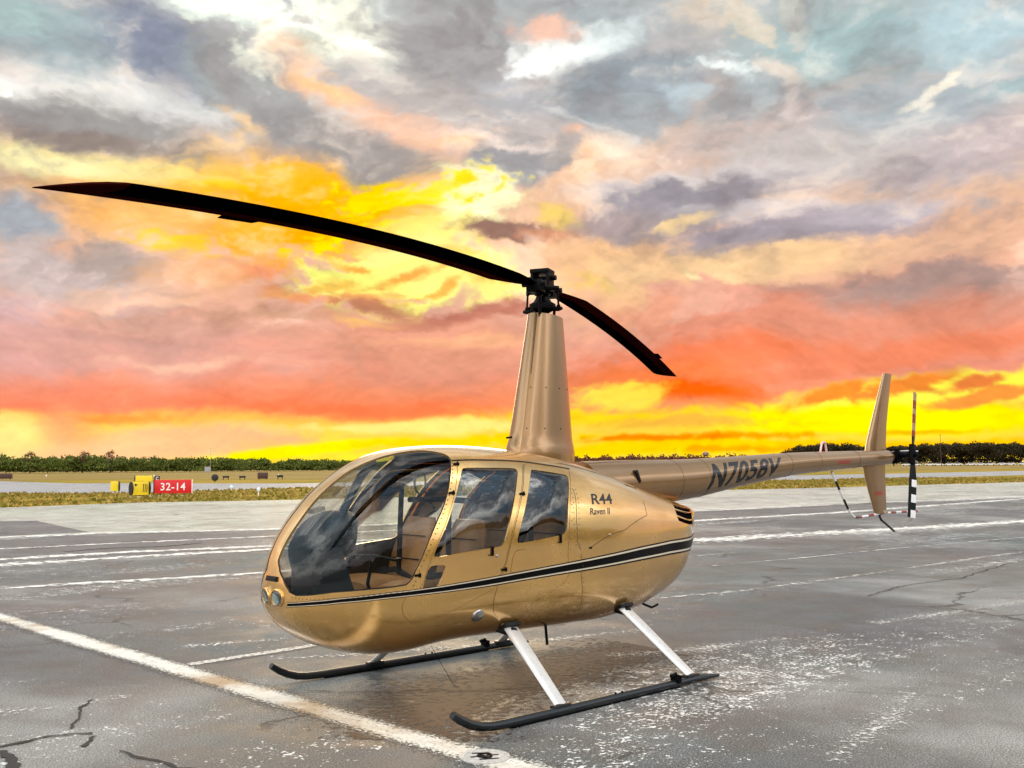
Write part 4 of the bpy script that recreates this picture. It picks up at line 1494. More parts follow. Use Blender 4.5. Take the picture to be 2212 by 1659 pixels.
for s_ in (1, -1):
    # pitch links stand on the far and near side of the swashplate, with pitch horns above
    lo_, hi_ = at_((0.03 * s_, 0.150 * s_, 2.935)), at_((0.06 * s_, 0.150 * s_, HUBZ - 0.03))
    MB().tube([lo_, lo_.lerp(hi_, .18)], .016, n=10).tube([lo_, hi_], .009, n=10).tube([hi_.lerp(lo_, .14), hi_], .015, n=10).build('pitch_link', [DARKSTEEL], swash)
    MB().tube([at_((0.10 * s_, 0.03 * s_, HUBZ - 0.02)), at_((0.06 * s_, 0.165 * s_, HUBZ - 0.03))], [.026, .018], n=10).build('pitch_horn', [DARKSTEEL], hub)
    MB().tube([(0.03, 0, 2.94), lo_ + Vector((0, 0, -0.01)), lo_ + (lo_ - Vector((0.03, 0, 2.94))).normalized() * 0.03], .015, n=8).build('swash_arm', [DARKSTEEL], swash)
MB().tube([(-0.09, -0.09, 2.88), (-0.10, -0.10, 3.02), (-0.03, -0.05, 3.05)], .014, n=8).build('scissor_link', [DARKSTEEL], swash)
MB().tube([(0.1, -0.06, 2.86), (0.11, -0.06, 2.95)], .012, n=8).build('push_rod', [DARKSTEEL], swash)

# ---------------------------------------------------------------- main rotor blades
CH = 0.262


def naca(n=14, th=0.125):
    """closed section, x from 0 (nose) to 1 (tail)"""
    xs = (1 - np.cos(np.linspace(0, PI, n))) / 2
    yt = 5 * th * (0.2969 * np.sqrt(xs) - 0.126 * xs - 0.3516 * xs ** 2 + 0.2843 * xs ** 3 - 0.1036 * xs ** 4)
    up_ = [(x, y) for x, y in zip(xs, yt)]
    dn = [(x, -y) for x, y in zip(xs[-2:0:-1], yt[-2:0:-1])]
    return up_ + dn


def main_blade(psi, droop, pitch, name):
    d_ = Vector((math.cos(psi), math.sin(psi), 0))
    lead = Vector((-math.sin(psi), math.cos(psi), 0))        # turns counter-clockwise seen from above
    sec_ = naca()
    rings = []
    R_ = 5.03
    st = list(np.concatenate([[0.24, 0.30, 0.36, 0.44, 0.54, 0.66], np.linspace(0.8, 4.72, 26), [4.80, 4.86, 4.91, 4.95, 4.98, 5.005, 5.025, 5.03]]))
    for r_ in st:
        s_ = r_ / R_
        z = HUBZ - droop * (0.15 * s_ + 0.85 * s_ ** 2)
        tw = rad(pitch - 3.0 * s_)
        ch = CH * min(1.0, 0.42 + 0.58 * max(0.0, (r_ - 0.24) / 0.42) ** 0.8)
        tk = 1.0 + 1.2 * max(0, 1 - (r_ - 0.24) / 0.4)
        cut = 0.0
        if r_ > 4.76:
            cut = ((r_ - 4.76) / (R_ - 4.76)) ** 2.2 * 0.93     # swept rounded tip, back to the trailing corner
        ring = []
        for (x, y) in sec_:
            xe = cut + (1 - cut) * x
            off = (0.25 - xe) * ch
            yy = y * ch * tk * (1 - cut * 0.9)
            ring.append(Vector((0.03, 0, z)) + d_ * r_ + lead * (off * math.cos(tw)) + Vector((0, 0, 1)) * (off * math.sin(tw) + yy))
        rings.append(ring)
    b = MB()
    n = len(rings[0])
    b.loft(rings, 0, True, True)
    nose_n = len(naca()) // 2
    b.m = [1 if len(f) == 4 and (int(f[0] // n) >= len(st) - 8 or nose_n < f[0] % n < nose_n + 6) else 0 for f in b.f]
    o = b.build(name, [BLADE, TIP_AND_SUNSET], heli)
    # trim tab on the trailing edge
    r1, r2 = 3.62, 3.92
    tab = MB()
    vs_ = []
    for r_ in (r1, r2):
        s_ = r_ / R_
        z = HUBZ - droop * (0.15 * s_ + 0.85 * s_ ** 2)
        tw = rad(pitch - 3.0 * s_)
        for xe in (0.97, 1.16):
            for dz in (-.0012, .0012):
                off = (0.25 - xe) * CH
                vs_.append(Vector((0.03, 0, z + dz)) + d_ * (r_ - (0.03 if xe > 1 and r_ == r2 else 0)) + lead * (off * math.cos(tw)) + Vector((0, 0, off * math.sin(tw))))
    tab.add(vs_, [(0, 2, 6, 4), (1, 5, 7, 3), (0, 1, 3, 2), (4, 6, 7, 5), (2, 3, 7, 6), (0, 4, 5, 1)])
    tab.build('trim_tab', [BLADE], o)
    return o


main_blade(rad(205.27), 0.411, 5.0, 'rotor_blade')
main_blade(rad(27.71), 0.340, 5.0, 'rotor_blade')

# ---------------------------------------------------------------- tail boom
BOOM = np.array([(0.45, 1.47, .215), (0.9, 1.49, .208), (1.4, 1.50, .200), (1.9, 1.513, .190), (2.3, 1.547, .171), (2.9, 1.598, .143), (3.8, 1.659, .117), (4.5, 1.682, .106), (5.25, 1.706, .094), (5.80, 1.722, .087), (5.87, 1.724, .078), (5.885, 1.7245, .06)])


def boom(x):
    return np.interp(x, BOOM[:, 0], BOOM[:, 1]), np.interp(x, BOOM[:, 0], BOOM[:, 2])


def boom_smooth(x):
    xs = BOOM[:, 0]
    h = 0.35 if x < 5.3 else 0.03
    q = np.linspace(x - h, x + h, 9)
    q = np.clip(q, xs[0], xs[-1])
    return float(np.interp(q, xs, BOOM[:, 1]).mean()), float(np.interp(q, xs, BOOM[:, 2]).mean())


rings = []
for x in list(np.linspace(0.45, 5.7, 60)) + [5.78, 5.83, 5.86, 5.875, 5.885]:
    z, r_ = boom_smooth(x)
    rings.append([(x, -r_ * math.cos(2 * PI * k / 40), z + r_ * math.sin(2 * PI * k / 40)) for k in range(40)])
tail = MB().loft(rings).build('tail_boom', [SHADED_GOLD], heli)
# registration wraps round the port side of the boom
for sd in (-1, 1):
    V, Fc = text_faces(text_mesh('N7058V', 1.0, 0.0, 1.06, 0.030), 10)
    V[:, 0] = (V[:, 0] - V[:, 0].min()) / (V[:, 0].max() - V[:, 0].min())
    V[:, 1] = (V[:, 1] - V[:, 1].min()) / (V[:, 1].max() - V[:, 1].min())
    P3, N3 = [], []
    for u_, v_, _z in V:
        x = 2.00 + (u_ if sd < 0 else 1 - u_) * 1.24 + v_ * 0.13 * (1 if sd < 0 else -1)
        z, r_ = boom_smooth(x)
        th = rad(-38 + 84 * v_)
        P3.append((x, sd * (r_ + .0012) * math.cos(th), z + (r_ + .0012) * math.sin(th)))
        N3.append((0, sd * math.cos(th), math.sin(th)))
    link('registration_lettering', mesh_of('registration_lettering', P3, Fc, [LETTER], None, True, N3), tail)
# intake slot near the boom root, placard, aerial
z, r_ = boom_smooth(0.98)
MB().box((0.965, -0.188, 1.555), (0.035, 0.05, 0.115), 0, Matrix.Rotation(rad(-24), 4, 'Y'), 0.008).build('intake_slot', [BLACK], tail)


def boom_text(txt, x0, w_, th0, th1, m, sd=-1):
    V, Fc = text_faces(text_mesh(txt, 1.0), 3)
    V[:, 0] = (V[:, 0] - V[:, 0].min()) / (V[:, 0].max() - V[:, 0].min())
    V[:, 1] = (V[:, 1] - V[:, 1].min()) / (V[:, 1].max() - V[:, 1].min())
    P3, N3 = [], []
    for u_, v_, _z in V:
        x = x0 + u_ * w_
        z, r_ = boom_smooth(x)
        th = rad(th0 + (th1 - th0) * v_)
        P3.append((x, sd * (r_ + .0015) * math.cos(th), z + (r_ + .0015) * math.sin(th)))
        N3.append((0, sd * math.cos(th), math.sin(th)))
    return link('warning_lettering', mesh_of('warning_lettering', P3, Fc, [m], None, True, N3), tail)


boom_text('DANGER', 4.50, 0.26, -22, 4, RED)
aer = MB()
aer.tube([(4.30, 0, 1.775), (4.335, 0, 1.875), (4.36, 0, 1.89), (4.39, 0, 1.89), (4.412, 0, 1.875), (4.435, 0, 1.775)], .012, n=8)
aer.build('loop_aerial', [mat('pink_white_aerial', (0.70, 0.42, 0.38), 0.4)], tail)
for xx in (1.62, 2.05, 3.55, 4.15, 5.0):
    z, r_ = boom_smooth(xx)
    rb = MB()
    rb.tube([(xx, -(r_ + .0004) * math.cos(2 * PI * k / 40), z + (r_ + .0004) * math.sin(2 * PI * k / 40)) for k in range(41)], .0018, n=4, cap=False)
    rb.build('boom_joint', [SEAMM], tail)


# ---------------------------------------------------------------- fins
def slab(pts, thick, axis='Y'):
    """a fin: outline (leading/trailing points bottom to top) with an airfoil section"""
    sec_ = naca(9, thick)
    rings = []
    for (xl, xt, z) in pts:
        ch = xt - xl
        rings.append([(xl + x * ch, y * ch, z) for x, y in sec_])
    return rings


fin_u = MB().loft(slab([(5.285, 5.80, 1.78), (5.33, 5.80, 1.90), (5.45, 5.835, 2.13), (5.58, 5.895, 2.36), (5.70, 5.955, 2.58), (5.79, 6.004, 2.735)], 0.13)).build('upper_fin', [SHADED_GOLD], heli)
fin_l = MB().loft(slab([(5.225, 5.76, 1.64), (5.27, 5.755, 1.48), (5.36, 5.755, 1.28), (5.455, 5.757, 1.075), (5.47, 5.75, 1.06)], 0.13)).build('lower_fin', [SHADED_GOLD], heli)
V, Fc = text_faces(text_mesh('DANGER', 1.0), 0)
V[:, 0] = (V[:, 0] - V[:, 0].min()) / (V[:, 0].max() - V[:, 0].min()) * 0.20
V[:, 1] = (V[:, 1] - V[:, 1].min()) / (V[:, 1].max() - V[:, 1].min()) * 0.05
link('warning_lettering', mesh_of('warning_lettering', [(5.44 + a_, -0.0285 + 0.02 * max(0, a_ - 0.1), 1.275 + b_) for a_, b_, _z in V], Fc, [RED], smooth=False), fin_l)
# level stabiliser on the starboard side
st_ = MB()
sec_ = naca(9, 0.13)
st_.loft([[(5.28 + 0.06 * f + x * 0.36, 0.05 + 0.80 * f, 1.72 + y * 0.36) for x, y in sec_] for f in (0, 0.5, 1)])
st_.build('stabiliser', [SHADED_GOLD], heli)

# tail guard: a striped bent tube, and the skid below the lower fin
gpts = [(4.53, 0, 1.56), (4.72, 0, 1.313), (4.86, 0, 1.14), (4.93, 0, 1.075), (5.00, 0, 1.042), (5.08, 0, 1.036), (5.30, 0, 1.046), (5.563, 0, 1.060), (5.84, 0, 1.062), (6.18, 0, 1.060), (6.53, 0, 1.056)]
gm = MB()
full = []
for a_, b_ in zip(gpts[:-1], gpts[1:]):
    k = max(1, int((Vector(b_) - Vector(a_)).length / 0.06))
    full += [tuple(Vector(a_).lerp(Vector(b_), i / k)) for i in range(k)]
full.append(gpts[-1])
gm.tube(full, 0.0135, n=8)
gm.m = [((0 if ((f[0] // 8) // 2) % 2 else 2) if f[0] // 8 < 11 else (1 if ((f[0] // 8) // 2) % 2 else 2)) if len(f) == 4 else 0 for f in gm.f]
gm.build('tail_guard', [SKIDPAINT, REDP, WHITEP], heli)
MB().tube([(5.574, 0, 1.065), (5.585, 0, 1.025), (5.62, 0, 0.985), (5.77, 0, 0.915), (5.925, 0, 0.838)], 0.014, n=8).build('tail_skid', [SKIDPAINT], heli)
MB().box((5.70, 0, 1.075), (0.10, 0.05, 0.04), 0, None, 0.01).build('guard_clamp', [CREAM], heli)

# ---------------------------------------------------------------- tail rotor
gb = MB()
gb.lathe([(0, .062), (.05, .066), (.09, .075), (.15, .078), (.20, .06), (.22, .03)], axis=(1, 0, 0), origin=(5.86, 0, 1.735), n=20)
gb.lathe([(0, .05), (.10, .045), (.16, .030), (.30, .026)], axis=(0, -1, 0), origin=(5.985, 0, 1.75), n=16)
for k in range(5):
    gb.box((5.90 + 0.035 * k, -0.01, 1.735), (0.008, 0.18 - 0.01 * k, 0.17 - 0.01 * k), 0)
gearbox = gb.build('tail_gearbox', [DARKSTEEL], heli)
MB().tube([(5.87, -0.04, 1.79), (6.10, -0.13, 1.80), (6.16, -0.22, 1.79)], .010, n=6).tube([(5.98, -0.20, 1.70), (6.10, -0.235, 1.66)], .012, n=6).build('pitch_control_rod', [STEEL], gearbox)
TRC = Vector((5.905, -0.27, 1.757))
tilt = rad(9.0)
ta = Vector((math.sin(tilt), 0, math.cos(tilt)))
tb = Vector((math.cos(tilt), 0, -math.sin(tilt)))
tn = Vector((0, -1, 0))
trh = MB().box(TRC, (0.075, 0.06, 0.24), 0, Matrix.Rotation(tilt, 4, 'Y'), 0.012).lathe([(-.05, .035), (.06, .035), (.075, .02)], axis=(0, -1, 0), origin=TRC, n=16).build('tail_rotor_hub', [DARKSTEEL], heli)
for s_, bands, pit in ((1, [(.10, .215, BLACK), (.215, .285, REDP), (.285, .375, BACKLITP), (.375, .485, REDP), (.485, .55, BACKLITP), (.55, .65, REDP), (.65, .75, BACKLITP)], rad(-9)),
                       (-1, [(.10, .30, BLACK), (.30, .385, WHITEP), (.385, .475, BLACK), (.475, .57, WHITEP), (.57, .66, BLACK), (.66, .75, WHITEP)], rad(17))):
    ca = (tb * math.cos(pit) + tn * math.sin(pit) * 1.0).normalized()
    cb = ca.cross(ta).normalized()
    sec_ = naca(9, 0.13)
    b = MB()
    mats_ = [BLACK, WHITEP, REDP, BACKLITP]
    idx = {id(BLACK): 0, id(WHITEP): 1, id(REDP): 2, id(BACKLITP): 3}
    rr = [bands[0][0]] + [q[1] for q in bands]
    rings = []
    for r_ in rr:
        ch = 0.128 if r_ > 0.15 else 0.075
        rings.append([TRC + ta * (s_ * r_) + ca * ((x - 0.3) * ch) + cb * (y * ch) for x, y in sec_])
    b.loft(rings)
    n = len(sec_)
    for fi, f in enumerate(b.f):
        if len(f) == 4:
            k = f[0] // n
            # shade on the lower blade's nose, painted as a black strip
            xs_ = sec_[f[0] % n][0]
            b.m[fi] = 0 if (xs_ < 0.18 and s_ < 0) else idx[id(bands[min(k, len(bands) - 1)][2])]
        else:
            b.m[fi] = idx[id(bands[-1][2])]
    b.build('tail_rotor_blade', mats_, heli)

# ---------------------------------------------------------------- skids
for sd in (-1, 1):
    Y = 1.075 * sd
    pts = [(-1.83, Y, 0.160), (-1.765, Y, 0.118), (-1.69, Y, 0.080), (-1.61, Y, 0.054), (-1.52, Y, 0.040), (-1.40, Y, 0.034), (-0.6, Y, 0.031), (0.3, Y, 0.031), (0.62, Y, 0.029), (0.70, Y, 0.026), (0.86, Y, 0.018)]
    sk = MB().tube(pts, [.024, .028, .029, .029, .029, .029, .029, .028, .027, .022, .012], n=16).build('skid_tube', [SKIDPAINT], heli)
    MB().box((-0.5, Y, 0.006), (1.7, 0.045, 0.012), 0, None, 0.003).build('wear_shoe', [DARKSTEEL], sk)
    MB().box((0.33, Y, 0.060), (0.05, 0.075, 0.05), 0, None, 0.01).tube([(0.33, Y - .05, .085), (0.33, Y + .05, .085)], .012, n=8).tube([(0.27, Y, .09), (0.33, Y, .10)], .014, n=8).build('ground_wheel_clamp', [DARKSTEEL], sk)
    for xx in (-0.35, -0.28):
        MB().lathe([(0, .008), (.012, .008)], origin=(xx, Y, .056), n=8).build('bolt', [DARKSTEEL], sk)
    for (xt, zt2, xb) in ((-0.80, 0.485, -0.885), (0.445, 0.50, 0.525)):
        yt = 0.50 * sd
        p1, p2 = Vector((xt, yt, zt2)), Vector((xb, Y - 0.012 * sd, 0.066))
        ax = (p2 - p1).normalized()
        rings = []
        xa = Vector((1, 0, 0))
        xa = (xa - ax * xa.dot(ax)).normalized()
        ya = ax.cross(xa)
        for f in np.linspace(-0.10, 1, 6):
            c_ = p1.lerp(p2, f)
            w_ = 0.066 - 0.012 * max(f, 0)
            rings.append([c_ + xa * (w_ * (x - 0.5) * 2) + ya * (y * w_ * 2.6) for x, y in naca(9, 0.2)])
        stt = MB().loft(rings).build('skid_strut', [STRUTPAINT], heli)
        MB().box(p2 + Vector((0, 0, -0.012)), (0.15, 0.06, 0.035), 0, Matrix.Rotation(0, 4, 'Z'), 0.008).build('strut_shoe', [SKIDPAINT], stt)
        MB().box(p1 + Vector((0, -0.02 * sd, 0.03)), (0.15, 0.07, 0.03), 0, Matrix.Rotation(rad(32) * sd, 4, 'X'), 0.008).build('strut_fitting', [LINING], stt)
for xx, zz in ((-0.80, 0.47), (0.445, 0.49)):
    MB().tube([(xx, -0.52, zz), (xx, -0.3, zz + 0.02), (xx, 0.3, zz + 0.02), (xx, 0.52, zz)], 0.035, n=12).build('cross_tube', [SKIDPAINT], heli)

# ---------------------------------------------------------------- cabin
MB().box((-0.95, 0, 0.50), (1.7, 0.70, 0.02), 0).box((-1.93, 0, 0.56), (0.34, 0.56, 0.02), 0, Matrix.Rotation(rad(20), 4, 'Y')).build('cabin_floor', [CARPET], heli)
MB().box((0.06, 0, 1.02), (0.04, 0.90, 0.90), 0).build('firewall', [LINING], heli)
# instrument hood and console
ip = MB()
hood = []
for f in np.linspace(0, 1, 9):
    x = -2.19 + 0.34 * f
    wz = 0.23 * (0.55 + 0.45 * math.sin(f * PI * 0.75 + 0.2))
    tp = 1.20 + 0.16 * math.sin(min(1, f * 1.15) * PI * 0.62)
    hood.append([(x + 0.05 * (1 - abs(math.cos(a_))), 0.09 + wz * math.cos(a_), (tp - 0.10) + 0.10 * math.sin(a_) if math.sin(a_) > 0 else tp - 0.10 + 0.22 * math.sin(a_)) for a_ in np.linspace(0, 2 * PI, 29)[:-1]])
ip.loft(hood)
ipo = ip.build('instrument_panel', [PANEL], heli)
ped = MB()
ped.loft([[(-2.20 - .02, -.13, .60), (-1.78, -.13, .55), (-1.78, .15, .55), (-2.22, .15, .60)], [(-2.22, -.12, .95), (-1.92, -.12, .90), (-1.92, .14, .90), (-2.22, .14, .95)],
          [(-2.22, -.11, 1.12), (-1.99, -.11, 1.12), (-1.99, .13, 1.12), (-2.22, .13, 1.12)]])
for q in range(len(ped.s)):
    ped.s[q] = False
ped.build('pedestal', [PANEL], ipo)
MB().box((-2.06, 0.10, 1.365), (0.10, 0.09, 0.03), 0, Matrix.Rotation(rad(-14), 4, 'Y'), .008).build('compass_mount', [CREAM], ipo)
for iy in range(3):
    for iz in range(2):
        MB().lathe([(0, .038), (.008, .040), (.010, .034)], axis=(1, 0, 0.15), origin=(-1.862, -0.03 + 0.12 * iy, 1.06 + 0.11 * iz), n=16).build('gauge', [BLACK], ipo)
# centre post behind the windshield
MB().tube([(-1.64, 0.02, 1.70), (-1.74, 0.04, 1.58), (-1.90, 0.08, 1.27)], 0.03, n=10).build('windshield_post', [PANEL], heli)
# cyclic stick with its cross bar
cy = MB().tube([(-1.62, 0.02, 0.62), (-1.70, 0.0, 0.85), (-1.66, 0.0, 1.02)], .013, n=8).tube([(-1.66, -0.30, 1.02), (-1.66, 0.0, 1.04), (-1.66, 0.30, 1.02)], .010, n=8)
for s_ in (-1, 1):
    cy.tube([(-1.66, 0.30 * s_, 1.04), (-1.655, 0.30 * s_, 0.97), (-1.66, 0.30 * s_, 0.93)], [.017, .017, .012], n=10)
cy.build('cyclic_stick', [BLACK], heli)


def seat(y, x, front):
    t_ = MB()
    # cushion
    cush = []
    for f in np.linspace(0, 1, 7):
        xx = x - 0.50 + 0.52 * f
        h = 0.045 + 0.05 * math.sin(f * PI) ** 0.6
        cush.append([(xx, y + 0.225 * math.copysign(abs(math.cos(a_)) ** 0.45, math.cos(a_)), 0.80 - 0.04 * f + h * math.copysign(abs(math.sin(a_)) ** 0.6, math.sin(a_))) for a_ in np.linspace(0, 2 * PI, 25)[:-1]])
    so = t_.loft(cush).build('seat', [TANSEAT], heli)
    MB().loft([[(x - .46, y - .19 * q, z), (x, y - .19 * q, z), (x, y + .19 * q, z), (x - .46, y + .19 * q, z)] for z, q in ((0.78, 1.0), (0.60, .72))]).build('seat_base', [TANSEAT], so)
    bk = []
    for f in np.linspace(0, 1, 9):
        c_ = Vector((x + 0.02 + 0.16 * f, y, 0.80 + 0.47 * f))
        hw = 0.225 - 0.075 * max(0, f - 0.55) / 0.45
        tk = 0.055 * (0.75 + 0.25 * math.sin(f * PI))
        bk.append([(c_.x + tk * math.copysign(abs(math.sin(a_)) ** 0.7, math.sin(a_)), c_.y + hw * math.copysign(abs(math.cos(a_)) ** 0.45, math.cos(a_)), c_.z) for a_ in np.linspace(0, 2 * PI, 25)[:-1]])
    MB().loft(bk).build('backrest', [TANSEAT], so)
    for f in (0.36, 0.72):
        sm = MB().box((x - 0.038 + 0.16 * f, y, 0.80 + 0.47 * f), (0.006, 0.34, 0.006))
        sm.build('backrest_piping', [LINING], so)
    MB().tube([(x - .02, y - .22, 0.80), (x - .10, y - .05, 0.90), (x - .14, y + .12, 0.88)], .012, n=6, flat=2.2).build('seat_belt', [LINING], so)
    MB().tube([(x + .13, y + .19, 1.52), (x + .05, y + .10, 1.24), (x - .02, y + .02, 0.95)], .010, n=6, flat=2.4).build('shoulder_strap', [LINING], so)


for y in (-0.29, 0.29):
    seat(y, -1.18, True)
    seat(y, -0.36, False)
# the low pale bulkhead behind the front seats, overhead beam
MB().box((-0.93, 0, 0.68), (0.10, 0.80, 0.22), 0, None, 0.02).build('seat_bulkhead', [CREAM], heli)
MB().tube([(-1.02, -0.42, 1.40), (-1.00, 0, 1.41), (-1.02, 0.42, 1.40)], 0.022, n=10).build('cabin_rail', [DARKSTEEL], heli)
MB().tube([(-1.45, -0.03, 1.72), (-1.0, -0.03, 1.745), (-0.5, -0.03, 1.73)], 0.05, n=10, flat=0.5).build('overhead_beam', [LINING], heli)
# headset hanging by the roof
MB().tube([(-1.32, -0.10, 1.62)] + [(-1.32 + .05 * math.sin(a_), -0.10, 1.54 - .08 * math.cos(a_)) for a_ in np.linspace(-2.6, 2.6, 12)] + [(-1.32, -0.10, 1.62)], .008, n=6).build('hanging_headset', [BLACK], heli)

# ================================================================ apron markings and wear
LINEW = worn_paint('worn_white_paint', (0.64, 0.61, 0.53), 0.40, 44.0, stain_shade=(0.26, 0.14, 0.03), edge=0.40, fade=0.36)
LINE2 = worn_paint('thin_worn_paint', (0.56, 0.53, 0.47), 0.46, 26.0, edge=0.3)
LINE3 = worn_paint('nearly_gone_paint', (0.50, 0.475, 0.42), 0.515, 9.0, edge=0.45, fade=0.2)
STREAK = worn_paint('pale_seal_line', (0.70, 0.67, 0.60), 0.445, 5.0, edge=0.48, fade=0.22)  # pale patchy bands, thinning to both sides
CRACKM = mat('crack_filler', (0.012, 0.011, 0.010), 0.75)
sheet('sealed_strip', [(-40, 26.2), (1.7, 20.0), (4.3, 19.3), (8.2, 17.4), (23.5, 15.5), (42, 13.2), (110, 2.6), (110, 1.2), (42, 11.7), (19, 12.5), (4.8, 12.5), (-.2, 13.2), (-40, 19.5)], 0.003, SEALED)
sheet('sealed_strip', [(4.57, 29.4), (5.42, 28.6), (4.4, 21.4), (2.0, 21.5), (-24, 26.6), (-24, 33)], -0.008, SEALED)
SHOULDER = worn_paint('dark_sealer_band', (0.085, 0.080, 0.075), 0.45, 42.0, edge=0.42)
ribbon('sealer_band', [(-2.20, 7.6), (-2.10, 5.0), (-2.03, 2.5), (-1.985, 0.8), (-1.955, -0.5), (-1.91, -1.46), (-1.86, -2.6), (-1.80, -4.2)], 0.95, 0.0022, SHOULDER, jitter=0.04)
ribbon('sealer_band', [(-1.70, 2.36), (-0.6, 2.41), (1.4, 2.40), (4.0, 2.28)], 0.55, 0.0018, SHOULDER, jitter=0.04)
ribbon('painted_line', [(-2.16, 7.2), (-2.10, 5.0), (-2.03, 2.5), (-1.985, 0.8), (-1.955, -0.5), (-1.91, -1.46), (-1.86, -2.6), (-1.80, -4.2)], 0.50, 0.004, LINEW, jitter=0.015)
ribbon('painted_line', [(-1.88, 2.36), (-0.6, 2.41), (1.4, 2.40), (4.0, 2.28)], 0.24, 0.0045, LINE2, jitter=0.015)
ribbon('painted_line', [(4.0, 2.28), (5.6, 1.92), (7.6, 1.80), (14, 1.6), (30, 0.7)], 0.34, 0.0045, LINE3, jitter=0.02)
for pts, w_ in (([(-30, 27.0), (2.0, 20.75), (4.4, 20.4), (8.2, 18.5), (23.5, 16.3), (42, 14.0), (100, 5.4)], 1.3),
                ([(-30, 21.5), (0.9, 16.95), (3.0, 16.75), (5.4, 16.3), (16, 14.9)], 0.55),
                ([(-30, 18.8), (0.2, 14.3), (2.5, 14.2), (5.1, 13.4), (14, 12.9)], 1.1),
                ([(-30, 16.4), (-0.2, 13.1), (1.4, 13.1), (4.8, 12.6), (9.5, 12.5), (19, 12.5), (25, 11.9), (44, 12.2)], 1.3),
                ([(-20, 12.9), (-1.25, 9.5), (2.3, 8.65), (7.0, 7.9), (11.8, 7.6)], 0.65),
                ([(9.5, 8.2), (12.3, 7.75), (15.8, 6.95), (19.0, 6.35), (23.2, 5.5), (33, 3.6), (60, -1.5)], 2.0),
                ([(24, 17.0), (30, 15.9), (36.4, 14.3), (44, 13.0), (80, 6)], 1.3),
                ([(8, 4.2), (13, 3.6), (22, 2.5)], 0.10)):
    ribbon('pale_streak', pts, w_, 0.006, STREAK, jitter=0.12)
for pts, w_ in (([(-4.3, 0.80), (-3.83, 0.74), (-3.56, 0.77), (-3.40, 0.72), (-3.31, 0.67)], 0.032), ([(-3.33, 0.575), (-3.38, 0.50), (-3.46, 0.37)], 0.030),
                ([(-2.98, 1.62), (-3.10, 1.42), (-3.22, 1.15), (-3.36, 0.86)], 0.018), ([(-3.36, 0.14), (-3.33, -0.02), (-3.30, -0.14), (-3.26, -0.32), (-3.20, -0.52)], 0.022),
                ([(-4.1, 0.75), (-3.86, 0.60), (-3.86, 0.44), (-3.93, 0.16), (-4.1, -0.2)], 0.05),
                ([(-1.72, 0.74), (-1.36, 0.37), (-0.96, 0.05), (-0.44, -0.37), (0.2, -0.8), (1.0, -1.6)], 0.014),
                ([(6.2, 0.5), (7.4, 0.7), (9.0, 0.55), (11.5, 0.9)], 0.020), ([(1.6, 15.2), (2.6, 15.4), (3.6, 15.0), (4.6, 15.3)], 0.10)):
    ribbon('crack', pts, w_, 0.0075, CRACKM, jitter=0.02, step=0.05, rough=0.05)
# brown stain under the machine, its colour darkened as a painted contact shadow
STAIN_SHADE = worn_paint('rust_brown_stain_and_shade', (0.036, 0.0135, 0.0075), 0.40, 16.0, edge=0.5, fade=0.30)
STAIN_SHADE.node_tree.nodes['Principled BSDF'].inputs['Roughness'].default_value = 0.62
ribbon('stain_shade', [(-2.0, -0.85), (-1.6, -0.5), (-0.9, -0.1), (0.0, 0.1), (0.8, 0.15), (1.5, 0.1)], lambda s_: 2.1, 0.002, STAIN_SHADE, jitter=0.10)
DUSTY = worn_paint('pale_scuffed_patch', (0.62, 0.59, 0.53), 0.535, 24.0, edge=0.48, fade=0.17)
for pts, w_ in (([(-1.25, 2.15), (-0.6, 1.75), (0.2, 1.35), (1.2, 1.02), (2.3, 0.8)], 0.62), ([(-1.5, 3.3), (-0.6, 2.95), (0.6, 2.7), (1.6, 2.6)], 0.55), ([(0.9, 0.1), (1.7, -0.25), (2.8, -0.5)], 0.7),
                ([(-0.6, -2.85), (0.1, -2.72), (0.75, -2.62), (1.4, -2.4)], 0.55), ([(-3.9, 1.9), (-3.2, 1.5), (-2.7, 1.6)], 0.5), ([(4.2, -0.6), (6.0, -0.9), (8.5, -1.2)], 0.7)):
    ribbon('scuffed_patch', pts, w_, 0.0032, DUSTY, jitter=0.10)

# tie-down ring cover set in the painted line
COVERM = mat('worn_pale_cover', (0.42, 0.40, 0.36), 0.5, var=(40, 0.25))
td = thing('tie_down_cover', 'round pale metal tie-down cover set in the worn white line', 'ground cover', (-1.905, -1.455, 0.004))
MB().lathe([(0, .145), (.006, .145), (.009, .138), (.009, .118), (.005, .114)], n=36).build('rim', [COVERM], td)
MB().lathe([(0, .112), (.0055, .110), (.006, .06)], n=32).build('plate', [COVERM], td)
sl = MB()
for (x, y, a_, l_) in ((-.035, .02, 20, .09), (.0, .0, -42, .10), (.045, -.015, 15, .07), (.02, .06, 8, .10), (-.02, -.06, 12, .11)):
    sl.box((x, y, .0072), (l_, .017, .003), 0, Matrix.Rotation(rad(a_ - 43), 4, 'Z'), .001)
sl.build('slots', [BLACK], td)
MB().tube([(.02 * math.cos(a_) * 2, .02 * math.sin(a_) * 2, .009) for a_ in np.linspace(0, 2 * PI, 17)], .006, n=6).build('ring', [DARKSTEEL], td)

# ================================================================ signs beside the runway
SIGNRED = mat('sign_red', (0.62, 0.008, 0.010), 0.45)
SIGNYEL = mat('sign_yellow', (0.80, 0.58, 0.012), 0.45)
SIGNBLK = mat('sign_black', (0.010, 0.009, 0.010), 0.5)
SIGNWHT = mat('sign_white', (0.82, 0.80, 0.78), 0.5)
BROWNB = mat('dark_brown_enamel', (0.055, 0.022, 0.014), 0.5)
CONC = mat('pale_concrete_pad', (0.50, 0.45, 0.36), 0.9, var=(4, 0.15))


